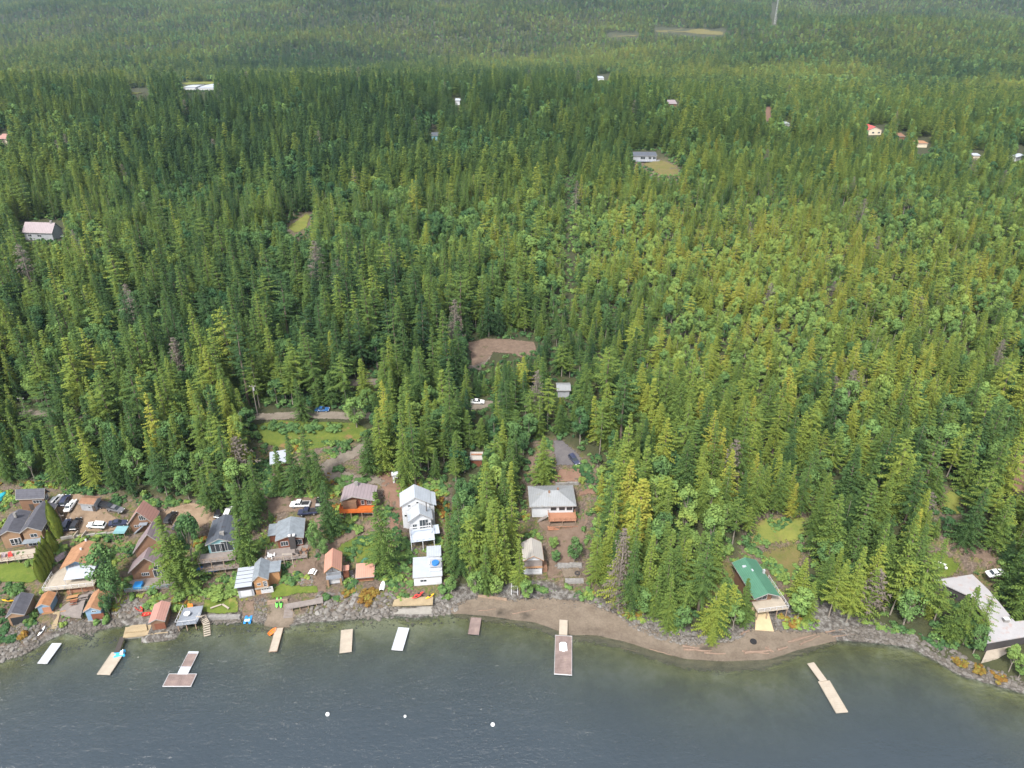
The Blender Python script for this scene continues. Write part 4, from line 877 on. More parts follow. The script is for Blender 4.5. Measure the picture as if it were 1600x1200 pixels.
    s = HSPEC['Y']; house('house', 'white house with hipped grey metal roof and a brown two-level deck', 'house', s, 1.9, 'hip', 'greymetal', 'whitewall', ov=.8,
        wins=[('f',5.2,2.2,1.8,1.3,1),('f',7.6,2.2,1.8,1.3,1),('f',10.0,2.2,1.8,1.3,1)]); door(s,'f',12.2,1.7,.9,2.0,'darktrim')
    deck(s, 5.3, s.W-.3, -2.9, s.y0-.01, 1.5, 'reddeck', 'flr', down=2.8, railmat='reddeck'); part(s, 'lower_deck', 'reddeck', (5.0,s.W,-4.0,-.5,-.9,-.7)); railing(s.root,5.0,s.W,-4.0,-.5,-.7,'f','reddeck')
    b = MB(); b.slab([(4.9,-1.2,1.5),(4.9,-.2,1.5),(1.2,-.2,-.9),(1.2,-1.2,-.9)],[(0,1,2,3)],.2); b.build('stair', M['deck'], s.root)
    part(s, 'vent', 'brownroof', (5.6,6.1,4.0,4.5,5.6,6.6)); part(s, 'vent', 'brownroof', (8.2,8.7,5.2,5.7,5.9,6.7)); part(s, 'basement_opening', 'darktrim', (6.2,s.W-1.2,s.y0-.05,s.y0-.01,-.6,1.1))
    s = HSPEC['Z']; house('boathouse', 'white boathouse with cream gable roof and weathered board gable at the top of the beach', 'boathouse', s, 1.7, 'gd', 'cream', 'whitewall', ov=.35, fov=.8, trim='woodtrim'); door(s,'f',1.0,.6,3.0,2.0,'trim','garage_door',5)
    part(s, 'gable_boards', 'deck', (s.x0+.02,s.x1-.02,s.y0-.05,s.y0-.01,3.0,5.0)); part(s, 'front_ledge', 'woodtrim', (s.x0-.05,s.x1+.05,.2,s.y0-.06,2.75,2.95)); part(s, 'side_box', 'brownroof', (s.x1+.01,s.x1+1.5,1.5,4,-1,1.6)); part(s, 'footing', 'concrete', (s.x0-.1,s.x1+.1,s.y0-.12,s.y1,-3.1,.3))
    s = HSPEC['G2']; house('house', 'long brown house with green metal roof, wraparound deck and a concrete boat ramp', 'house', s, 1.3, 'gd', 'green', 'brown', ov=.9, fov=1.9,
        wins=[('f',1.0,3.6,2.6,1.6,2)]); deck(s, .6, s.W+1.9, -1.6, s.y0-.01, 3.3, 'palewood', 'fr', down=6, railmat='trim'); part(s, 'side_deck', 'palewood', (s.x1+.01,s.W+1.9,s.y0+.01,9,3.08,3.3)); railing(s.root,s.x1+.1,s.W+1.9,s.y0,9,3.3,'r','trim')
    part(s, 'lower_front', 'sandconc', (s.x0+.2,s.x0+3.7,s.y0-.1,s.y0-.01,-2.5,2.9)); part(s, 'skylight', 'ltmetal', (1.5,2.9,10,10.6,6.8,7.15)); part(s, 'skylight', 'ltmetal', (3.0,3.4,7.9,8.7,7.0,7.5)); part(s, 'chimney', 'steel', (s.W-.8,s.W-.3,7.6,8.1,6.2,7.6)); part(s, 'roof_seam', 'darktrim', (.93,.99,.1,s.D-.1,6.47,6.52))
    # L-shaped white roofed house at the right edge
    zb = RH_Z; zr = zb+3.4
    poly = [(1460.6,906.2),(1519.4,897.3),(1545.6,922.5),(1586,971),(1625,967),(1640,988),(1542,1004.5),(1547,976),(1524,938),(1519.4,933.1)]
    c = atz(1545, 960, zr); c.z = zb; root = empty('house', c); tag(root, 'angular white flat-roofed house with stained roofing near the right edge', 'house')
    P_ = [atz(u, v, zr)-c for u, v in poly][::-1]
    b = MB(); b.slab([tuple(p) for p in P_], [tuple(range(len(P_)))], .3); b.build('roof', M['stainwhite'], root)
    cc = sum(P_, Vector())/len(P_); W_ = []
    for i in range(len(P_)):
        a, p, q = P_[i-1], P_[i], P_[(i+1) % len(P_)]; d1 = (p-a).normalized(); d2 = (q-p).normalized(); n = Vector((-(d1+d2).y, (d1+d2).x, 0)).normalized(); W_.append(p+n*.8)
    b = MB(); b.slab([(p.x, p.y, zr-zb-.31) for p in W_], [tuple(range(len(W_)))], 6.4); b.build('wall', M['darkwall'], root)
    px_platform('terrace', [(1535,1031),(1560,1027.5),(1577,1018),(1590,1008),(1545,1010)], zb+.2, 'palewood', parent=root, th=3.0)
    b = MB(); q = atz(1571, 971, zr)-c; b.box(q.x-.6, q.x+.6, q.y-.4, q.y+.4, q.z+.01, q.z+.9); b.build('chimney', M['stone'], root); b = MB(); b.box(q.x-.7, q.x+.7, q.y-.5, q.y+.5, q.z+.9, q.z+1.0); b.build('chimney_cap', M['trim'], root)
    p0, p1 = W_[len(W_)-1-6], W_[len(W_)-1-5]
    for k_ in range(3):
        t0 = (P_[3]*(1-(.18+.25*k_))+P_[2]*(.18+.25*k_)); b = MB(); b.box(t0.x-.7, t0.x+.7, t0.y+.62, t0.y+.72, 1.0, 2.4); wo = b.build('window', M['woodtrim'], root); b = MB(); b.box(t0.x-.6, t0.x+.6, t0.y+.58, t0.y+.61, 1.1, 2.3); b.build('pane', M['glass'], wo)
    # further buildings in the wood
    s = HSPEC['far1']; house('house', 'grey-pink roofed house with skylights in the forest at the left edge', 'house', s, 4.2, 'gw', 'mauve', 'greywall', wins=[('f',2.0,1.8,2.0,1.2,2),('f',7,1.8,2.2,1.2,2)], rf=.5)
    part(s, 'skylight', 'darktrim', (4,4.8,2.0,2.6,5.0,5.8)); part(s, 'skylight', 'darktrim', (6.4,7.2,1.6,2.2,4.8,5.5)); part(s, 'chimney', 'stone', (s.W-2.4,s.W-1.4,s.D*.5-.5,s.D*.5+.5,7.6,9.2))
    s = HSPEC['far2']; house('house', 'grey house with dark blue roof and long balcony in the upper clearing', 'house', s, 1.4, 'gw', 'dkmetal', 'greywall', wins=[('f',5,1.6,3.2,1.8,3),('f',10.5,1.6,2,1.6,2),('f',13.5,1.6,2,1.6,2)])
    deck(s, 3, s.W+1.5, -3, s.y0-.02, .8, 'greydeck', 'f', railmat='trim', down=4)
    s = HSPEC['carport']; house('carport', 'white-roofed open carport at the edge of the grassy slope', 'carport', s, .25, 'shed', 'whiteroof', 'woodtrim', ov=.5, fov=1.6)
    s = HSPEC['hid1']; house('cabin', 'brown cabin with striped pale roof half hidden among the middle conifers', 'cabin', s, .5, 'shed', 'cream', 'redbrown', ov=.3); part(s, 'roof_patch', 'reddeck', (.3,s.W-.3,s.D*.45,s.D*.62,3.42,3.5))
    s = HSPEC['shed1']; house('storage_shed', 'small white garden shed behind the tall white house', 'shed', s, .7, 'gw', 'ltmetal', 'whitewall', ov=.2); door(s,'f',.5,0,.9,1.9,'darktrim')
    s = HSPEC['hid2']; house('cabin', 'grey metal-roofed cabin deep in the trees above the gravel turning loop', 'cabin', s, .8, 'gw', 'greymetal', 'greywall')
    s = HSPEC['red']; house('house', 'distant cream house with bright red roof on the right', 'house', s, 2.6, 'gd', 'redroof', 'creamwall', wins=[('f',4,1.4,2,1.4,2),('f',9,1.4,2,1.4,2)])
    s = HSPEC['tan']; house('house', 'distant low house with tan roof to the right of the red-roofed house', 'house', s, .8, 'gw', 'tanroof', 'creamwall')
    for (fl, fr, bl, hh, rs, kd, rf_, wl_, lab) in [
        ((1405,213),(1415,213),(1406,208),4,1.5,'gw','brownroof','brown','small distant brown house just right of the red-roofed house'), ((1521,243),(1533,243),(1522,239),3,.8,'gw','ltmetal','creamwall','tiny pale-roofed building in the forest near the right edge'),
        ((1589,246),(1601,242),(1594,237),3,.6,'gw','whiteroof','whitewall','white-roofed building cut by the right edge of the photo'), ((309,137),(334,137),(311,131),4,.8,'gw','whiteroof','whitewall','longer of the two distant white-roofed sheds at the forest clearing'),
        ((286,136.5),(305,136.5),(288,132.5),4,.8,'gw','whiteroof','whitewall','shorter distant white-roofed shed at the forest clearing'), ((1045,162),(1058,162),(1046,157.5),5,2,'gw','mauve','brown','distant brown house with mauve roof in the upper forest'),
        ((935,122),(944,122),(936,119),5,1.2,'gw','whiteroof','whitewall','tiny distant white house on the far hillside'), ((673,211.5),(684,211.5),(674,207),4,1.2,'gw','dkmetal','tealwall','small blue-roofed cabin on the wooded ridge'),
        ((-8,217),(10,217),(-6,210),6,2,'gw','pinkroof','creamwall','pink-roofed house at the left edge of the ridge'), ((1226,194),(1235,194),(1227,190),4,1,'gw','whiteroof','whitewall','tiny white-roofed cabin in the valley forest'), ((711,157),(719,157),(712,154),4,1,'gw','whiteroof','whitewall','white speck of a shed roof beyond the ridge')]:
        s = solve_pad(fl, fr, bl, hh, pad=False); house('house' if 'house' in lab else 'shed', lab, 'house' if 'house' in lab else 'building', s, rs, kd, rf_, wl_, ov=.4, found=4); 
def cyl(s, name, mat, x, y, z0, z1, r, n=16, parent=None):
    b = MB(); b.tube((x, y, z0), (x, y, z1), r, r, n); return b.build(name, M[mat], parent or s.root)
def adopt(child, par, name):
    """a second roofed block of the same house: its parts move under the house (transforms kept)"""
    c, p = child.root, par.root; mp = Matrix.LocRotScale(p.location, p.rotation_euler, None).inverted() @ Matrix.LocRotScale(c.location, c.rotation_euler, None)
    for o in list(c.children):
        o.parent = p; o.matrix_basis = mp @ o.matrix_basis
    bpy.data.objects.remove(c)
# ---------------------------------------------------------------- vehicles
def car_meshes(kind):
    """side profile lofted across the width: body, glasshouse, wheels"""
    L_, Wd = (5.8, 2.0) if kind == 'pickup' else (4.7, 1.86)
    x = L_/2; w = Wd/2
    if kind == 'pickup':
        prof = [(-x,.45,.95,1),(-x+.1,.42,1.05,1),(-.45,.42,1.05,1),(-.4,.42,1.1,1),(1.25,.42,1.12,1),(x-.25,.42,1.02,.96),(x,.5,.85,.9)]; cab = [(-.55,1.05,.9),(-.35,1.82,.74),(.75,1.84,.74),(1.45,1.1,.88)]
    elif kind == 'suv':
        prof = [(-x,.5,.95,.93),(-x+.15,.4,1.05,1),(0,.38,1.06,1),(x-1.2,.38,1.02,1),(x-.25,.4,.88,.95),(x,.5,.7,.86)]; cab = [(-x+.1,1.0,.86),(-x+.45,1.62,.72),(.35,1.66,.72),(1.15,1.02,.84)]
    else:
        prof = [(-x,.5,.85,.9),(-x+.2,.36,.95,1),(0,.34,.96,1),(x-1.1,.34,.92,1),(x-.25,.36,.78,.95),(x,.45,.6,.84)]; cab = [(-x+.75,.9,.84),(-x+1.45,1.4,.68),(.1,1.42,.68),(.95,.92,.82)]
    b = MB(); n = len(prof); vs = []
    for (px, z0, z1, k) in prof: vs += [(px, -w*k*.92, z0), (px, -w*k, (z0+z1)/2+.08), (px, -w*k*.93, z1), (px, w*k*.93, z1), (px, w*k, (z0+z1)/2+.08), (px, w*k*.92, z0)]
    fs = [tuple(range(6))[::-1]] + [tuple(range((n-1)*6, n*6))]
    for i in range(n-1):
        for j in range(6): a = i*6+j; c = i*6+(j+1) % 6; fs.append((a, c, c+6, a+6))
    b.add(vs, fs)
    if kind == 'pickup': body = b; bed = MB(); bed.box(-x+.15, -.6, -w*.78, w*.78, 1.06, 1.075)
    else: bed = None
    # glass cabin and a painted roof on it
    g = MB(); m = len(cab); gv = []
    for (px, z, k) in cab: gv += [(px, -w*k, z), (px, w*k, z)]
    lowz = cab[0][1]-.1; base = [(cab[0][0], -w*cab[0][2], lowz), (cab[0][0], w*cab[0][2], lowz), (cab[-1][0], -w*cab[-1][2], lowz), (cab[-1][0], w*cab[-1][2], lowz)]
    gv += base; k = 2*m
    gf = [(2*i, 2*i+1, 2*i+3, 2*i+2) for i in range(m-1)]; gf += [tuple([k, k+2]+[2*i for i in range(m-1, -1, -1)]), tuple([k+3, k+1]+[2*i+1 for i in range(m)]), (k+1, k, 0, 1), (k+2, k+3, 2*m-1, 2*m-2)]
    g.add(gv, gf)
    r = MB(); a, c = cab[1], cab[2]; r.box(a[0]-.03, c[0]+.03, -w*a[2]-.02, w*a[2]+.02, a[1]+.005, a[1]+.06)
    for sx in (a, c):
        for sd in (-1, 1):
            o = cab[0] if sx is a else cab[3]
            r.tube((sx[0], sd*w*sx[2], sx[1]), (o[0], sd*w*o[2], o[1]), .04, n=4)
    for sd in (-1, 1): r.tube(((a[0]+c[0])/2, sd*(w*a[2]+.01), a[1]), ((a[0]+c[0])/2, sd*(w*.86), 1.05), .05, n=4)
    ms = {}
    for nm, q in (('body', b), ('cabin_glass', g), ('roof_panel', r), ('load_bed', bed)):
        if q is None: continue
        me = bpy.data.meshes.new(nm); me.from_pydata(q.v, [], q.f); me.update(); ms[nm] = me
    t = MB(); t.tube((0, -.12, 0), (0, .12, 0), .36, n=14); me = bpy.data.meshes.new('wheel'); me.from_pydata(t.v, [], t.f); me.update(); me.materials.append(M['dark']); ms['wheel'] = me
    t = MB(); t.tube((0, -.128, 0), (0, .128, 0), .2, n=10); me = bpy.data.meshes.new('rim'); me.from_pydata(t.v, [], t.f); me.update(); me.materials.append(M['steel']); ms['rim'] = me
    for nm, yy in (('headlight', 0),):
        t = MB(); t.box(-.06, .05, -.18, .18, -.08, .08); me = bpy.data.meshes.new(nm); me.from_pydata(t.v, [], t.f); me.update(); me.materials.append(M['lens']); ms[nm] = me
    ms['L'], ms['w'] = L_, w; ms['front'] = prof[-1]; return ms
CARM = {k: car_meshes(k) for k in ('pickup', 'suv', 'car')}
def put_car(kind, u, v, uf, vf, col, label, z=None, group=None):
    """u,v: middle of the car on the ground, uf,vf: a ground point ahead of its nose"""
    p = at(u, v); q = at(uf, vf); d = q-p; rz = math.atan2(d.y, d.x); ms = CARM[kind]
    o = empty('pickup_truck' if kind == 'pickup' else 'parked_car', p+Vector((0, 0, .02)), rz); tag(o, label, 'pickup truck' if kind == 'pickup' else 'car', group or 'cars parked by the houses')
    e = .8; f = Vector((math.cos(rz), math.sin(rz), 0)); r_ = Vector((-f.y, f.x, 0))
    pitch = math.atan2(h1(*(p+f*2)[:2])-h1(*(p-f*2)[:2]), 4); roll = math.atan2(h1(*(p+r_*e)[:2])-h1(*(p-r_*e)[:2]), 2*e)
    cl_ = lambda a: max(-.12, min(.12, a)); zz = max(h1(*(p+f*a+r_*b)[:2])-(a*math.tan(cl_(pitch))+b*math.tan(cl_(roll))) for a in (-1.5, 1.5) for b in (-.7, .7)); o.location.z = zz+.02
    o.rotation_euler = (cl_(roll), -cl_(pitch), rz)
    def sub(nm, par, mat=None, loc=(0, 0, 0)):
        me = ms[nm]
        c = bpy.data.objects.new(nm, me.copy() if mat else me); COL.objects.link(c); c.parent = par; c.location = loc
        if mat: c.data.materials.append(mat)
        return c
    body = sub('body', o, PAINT[col]); sub('cabin_glass', o, M['glass']); sub('roof_panel', o, PAINT[col])
    if 'load_bed' in ms: sub('load_bed', o, M['dark'])
    L_, w = ms['L'], ms['w']
    for sx in (-1, 1):
        for sd in (-1, 1):
            wh = sub('wheel', o, loc=(sx*L_*.31, sd*(w-.1), .36)); sub('rim', wh)
    for sd in (-1, 1): sub('headlight', o, loc=(L_/2-.03, sd*w*.62, .72))
    return o
# ---------------------------------------------------------------- docks, boats
def dock(name, label, poly, mat, z=.42, th=.16, frame='trim', cat='dock', floats=True, extra=(), rim=True, group=None):
    P_ = [atz(u, v, z) for u, v in poly]; c = sum(P_, Vector())/len(P_); c.z = 0; P_ = [p-c for p in P_]
    if sum(P_[i].x*P_[(i+1) % 4].y-P_[(i+1) % 4].x*P_[i].y for i in range(len(P_)-1)) < 0: P_ = P_[::-1]
    # square up: long axis through the edge midpoints
    e = [(P_[(i+1) % 4]-P_[i]).length for i in range(4)]; i0 = 0 if e[0]+e[2] >= e[1]+e[3] else 1
    m0 = (P_[i0]+P_[(i0+3) % 4])/2; m1 = (P_[(i0+1) % 4]+P_[(i0+2) % 4])/2; ax = m1-m0; ln = ax.length; ax.normalize(); wd = ((P_[(i0+3) % 4]-P_[i0]).length+(P_[(i0+2) % 4]-P_[(i0+1) % 4]).length)/2*abs(((P_[(i0+3) % 4]-P_[i0]).normalized()).cross(ax).z)
    ctr = (m0+m1)/2; rz = math.atan2(ax.y, ax.x)-math.pi/2
    o = empty(name, c+Vector((ctr.x, ctr.y, 0)), rz); tag(o, label, cat, group); hw, hl = wd/2, ln/2
    b = MB(); n = int(ln/.45)
    for i in range(n): b.box(-hw+.03, hw-.03, -hl+ln*i/n+.02, -hl+ln*(i+1)/n-.02, z-.06, z+rng.uniform(-.004, .004))
    b.box(-hw+.05, hw-.05, -hl+.05, hl-.05, z-th, z-.062); b.build('decking', M[mat], o)
    if rim:
        b = MB(); t = .09; b.box(-hw, -hw+.025+.0, -hl, hl, z-th-.02, z+.03); b.box(hw-.025, hw, -hl, hl, z-th-.02, z+.03); b.box(-hw-.05, -hw-.001, -hl, hl, z-th-.02, z+.05); b.box(hw+.001, hw+.05, -hl, hl, z-th-.02, z+.05)
        b.box(-hw-.05, hw+.05, -hl-.09, -hl-.001, z-th-.02, z+.05); b.box(-hw-.05, hw+.05, hl+.001, hl+.09, z-th-.02, z+.05); b.build('edge_frame', M[frame], o)
    if floats:
        k = max(2, int(ln/2.4))
        for i in range(k):
            y = -hl+.6+(ln-1.2)*i/(k-1); q = MB(); q.box(-hw+.15, hw-.15, y-.45, y+.45, -.25, z-th-.003); q.build('float', M['dark'], o)
    for (nm, mt, bx) in extra: q = MB(); q.box(*[a*(hw if j < 2 else hl) if j < 4 else z+a for j, a in enumerate(bx)]); q.build(nm, M[mt], o)
    return o, hw, hl
def hull(name, label, p, rz, L_, Wd, mat, h=.4, upside=False, cat='boat', seat=True, inner=None, z=0, tilt=0, group=None):
    """pointed hull lofted from ribs; hollow unless turned over"""
    o = empty(name, Vector((p[0], p[1], z)), rz); o.rotation_euler = (tilt, 0, rz); tag(o, label, cat, group)
    n = 10; V = []; F = []
    for i in range(n+1):
        s_ = i/n; x = (s_-.5)*L_; w = Wd/2*(1-max(0, (s_-.45)/.55)**2.2)*(.8+.2*min(1, s_*4)); k = .12+.88*(1-max(0, (s_-.6)/.4)**2); zb = h*(1-k)*.5
        V += [(x, -w, h+.12*s_*s_), (x, -w*.72, zb+h*.25), (x, 0, zb), (x, w*.72, zb+h*.25), (x, w, h+.12*s_*s_)]
        V += [(x, -w*.82, h+.12*s_*s_), (x, -w*.6, zb+h*.3), (x, 0, zb+.06), (x, w*.6, zb+h*.3), (x, w*.82, h+.12*s_*s_)]
    for i in range(n):
        for j in range(4): a = i*10+j; F.append((a+10, a+11, a+1, a)); c = a+5; F.append((c, c+1, c+11, c+10))
        F.append((i*10, i*10+5, i*10+15, i*10+10)); F.append((i*10+9, i*10+4, i*10+14, i*10+19))
    F.append((0, 1, 2, 3, 4)); F.append((5, 9, 8, 7, 6)); F.append((0, 5, 9, 4))
    if upside: V = [(x, -y, h+.15-zz) for x, y, zz in V]
    b = MB().add(V, F); b.build('hull', M[mat], o, smooth=False)
    if seat and not upside:
        for q in (-.22, .12): b = MB(); b.box(q*L_-.12, q*L_+.12, -Wd*.38, Wd*.38, h*.62, h*.68); b.build('seat', M[inner or 'woodtrim'], o)
    return o
def kayak(label, a, b_, mat, z0, group=None):
    """a,b_: the two ends in the picture"""
    p = at(*a); q = at(*b_); c = (p+q)/2; d = q-p; rz = math.atan2(d.y, d.x); L_ = min(max(d.length, 2.6), 4.6)
    o = empty('kayak', (c.x, c.y, h1(c.x, c.y)+z0), rz); o.rotation_euler = (0, -math.atan2(d.z, math.hypot(d.x, d.y)), rz); tag(o, label, 'kayak', group)
    V = []; F = []; n = 12; m = 8
    for i in range(n+1):
        s_ = i/n; w = .36*math.sin(math.pi*(.03+.94*s_))**.6; hh = .17*math.sin(math.pi*(.05+.9*s_))**.4
        for j in range(m): t = 2*math.pi*j/m; V.append(((s_-.5)*L_, w*math.cos(t), .18+hh*math.sin(t)+(.1*abs(2*s_-1)**3)))
    for i in range(n):
        for j in range(m): a0 = i*m+j; a1 = i*m+(j+1) % m; F.append((a0, a1, a1+m, a0+m))
    F.append(tuple(range(m))[::-1]); F.append(tuple(range(n*m, n*m+m)))
    MB().add(V, F).build('hull', M[mat], o, smooth=True); q = MB(); q.tube((0, 0, .32), (0, 0, .375), .27, .27, 12); ck = q.build('cockpit', M['dark'], o); ck.scale = (1.6, 1, 1)
    return o
def pedal_boat(label, u, v, rz, mat, z=None, ground=False):
    p = at(u, v) if ground else atz(u, v, .3); zz = p.z if ground else 0
    o = empty('pedal_boat', (p.x, p.y, zz), rz); tag(o, label, 'pedal boat')
    for sd in (-1, 1):
        b = MB(); pr = [(-1.25,.1),(-1.15,.45),(1.0,.5),(1.3,.32),(1.0,.0),(-1.1,.0)]; b.prism(pr, sd*.62-.26, sd*.62+.26, 'y'); b.build('float', M[mat], o)
    b = MB(); b.box(-.9, .7, -.38, .38, .3, .42); b.build('floor', M[mat], o)
    for sd in (-1, 1): b = MB(); b.box(-.75, -.2, sd*.33-.25, sd*.33+.25, .5, .62); b.box(-.88, -.751, sd*.33-.25, sd*.33+.25, .5, 1.0); b.build('seat', M['whitep'], o)
    return o
def stairs(name, label, a, b_, w, mat, n=None, za=None, zb=None, cat='stairs', curve=None, lift=.15):
    """flight from a (top) to b_ (bottom), in picture points on the ground"""
    pts = [at(*a) if za is None else atz(*a, za)] + ([at(*c) for c in (curve or [])]) + [at(*b_) if zb is None else atz(*b_, zb)]
    if curve and za is not None:
        for i in range(1, len(pts)-1): pts[i].z = za+(zb-za)*i/(len(pts)-1)
    L_ = sum((pts[i+1]-pts[i]).length for i in range(len(pts)-1)); n = n or max(4, int(L_/.6)); c = pts[-1].copy(); o = empty(name, c); tag(o, label, cat)
    tr = MB(); st = MB(); prev = None
    for i in range(n+1):
        s_ = i/n*(len(pts)-1); k = min(int(s_), len(pts)-2); p = pts[k].lerp(pts[k+1], s_-k)-c+Vector((0, 0, lift)); d = (pts[k+1]-pts[k]); d.z = 0; d.normalize(); nn = Vector((-d.y, d.x, 0))*w/2; f = d*.19
        tr.slab([tuple(p-nn-f), tuple(p+nn-f), tuple(p+nn+f), tuple(p-nn+f)], [(3, 2, 1, 0)], .07)
        if prev is not None:
            for sd in (-1, 1): st.tube(prev[0]+prev[1]*sd-Vector((0, 0, .14)), p+nn*sd-Vector((0, 0, .14)), .05, n=4)
        prev = (p, nn)
    tr.build('tread', M[mat], o); st.build('stringer', M['post'], o); return o
def log_(u1, v1, u2, v2, r, label, group='driftwood logs lying on the beach', mat='log'):
    p = at(u1, v1); q = at(u2, v2); c = (p+q)/2; o = empty('driftwood_log', (c.x, c.y, c.z)); b = MB(); n = 5; pts = []
    for i in range(n+1): t = p.lerp(q, i/n)-c; pts.append(t+Vector((rng.uniform(-.12, .12), rng.uniform(-.12, .12), r*.6)))
    for i in range(n): b.tube(pts[i], pts[i+1], r*(1-.4*i/n), r*(1-.4*(i+1)/n), 7)
    if r > .2: b.tube(pts[1], pts[1]+Vector((.3, .5, .35)), r*.4, r*.15, 5)
    bpy.data.objects.remove(o); ob = b.build('driftwood_log', M[mat]); ob.location = c; return tag(ob, label, 'log', group)
def boulder_mesh(seed):
    import bmesh
    R = random.Random(seed); bm = bmesh.new(); bmesh.ops.create_icosphere(bm, subdivisions=2, radius=1)
    ax = [(Vector((R.gauss(0, 1), R.gauss(0, 1), R.gauss(0, 1))).normalized(), R.uniform(.55, .85)) for _ in range(9)]
    for v in bm.verts:
        for a, d in ax:
            e = v.co.dot(a)-d
            if e > 0: v.co -= a*e
        v.co.z *= .75
    me = bpy.data.meshes.new('rock'); bm.to_mesh(me); bm.free(); return me
m_, N_, L_2, P_2 = mk('boulder_rock'); _a = N_.new('ShaderNodeAttribute'); _a.attribute_type = 'INSTANCER'; _a.attribute_name = 'tint'
_c = ramp_(N_, L_2, _a.outputs['Fac'], [(0, (.035,.032,.03)), (.4, (.085,.08,.075)), (.7, (.17,.165,.16)), (1, (.34,.34,.33))]); _n = noise_(N_, L_2, 1.6, 6)
L_2.new(mixc(N_, L_2, _n, _c, (.11, .09, .07)), P_2.inputs['Base Color']); P_2.inputs['Roughness'].default_value = .9; M['rock'] = m_
ROCKS = [boulder_mesh(i) for i in range(5)]
for r_m in ROCKS: r_m.materials.append(M['rock'])
def wet_sand(m):
    """swash bands: damp sand by the water, paler and darker lines of grit parallel to the shore (they follow the height above the lake)"""
    N, L = m.node_tree.nodes, m.node_tree.links; P = N['Principled BSDF']; src = P.inputs['Base Color'].links[0].from_socket
    g = N.new('ShaderNodeNewGeometry'); sp = N.new('ShaderNodeSeparateXYZ'); L.new(g.outputs['Position'], sp.inputs[0])
    z = math_(N, L, 'ADD', sp.outputs[2], math_(N, L, 'MULTIPLY_ADD', noise_(N, L, .25, 3), .35))
    r = ramp_(N, L, math_(N, L, 'MULTIPLY', z, .6), [(.06, (.42,.42,.42)), (.13, (.62,.61,.60)), (.17, (1.0,.98,.95)), (.26, (.80,.79,.78)), (.32, (1.05,1.03,1.0)), (.42, (.82,.80,.78)), (.6, (.95,.93,.9))])
    L.new(mixc(N, L, 1.0, src, (1, 1, 1), 'MULTIPLY'), P.inputs['Base Color']); L.new(r, N[-1].inputs[7])
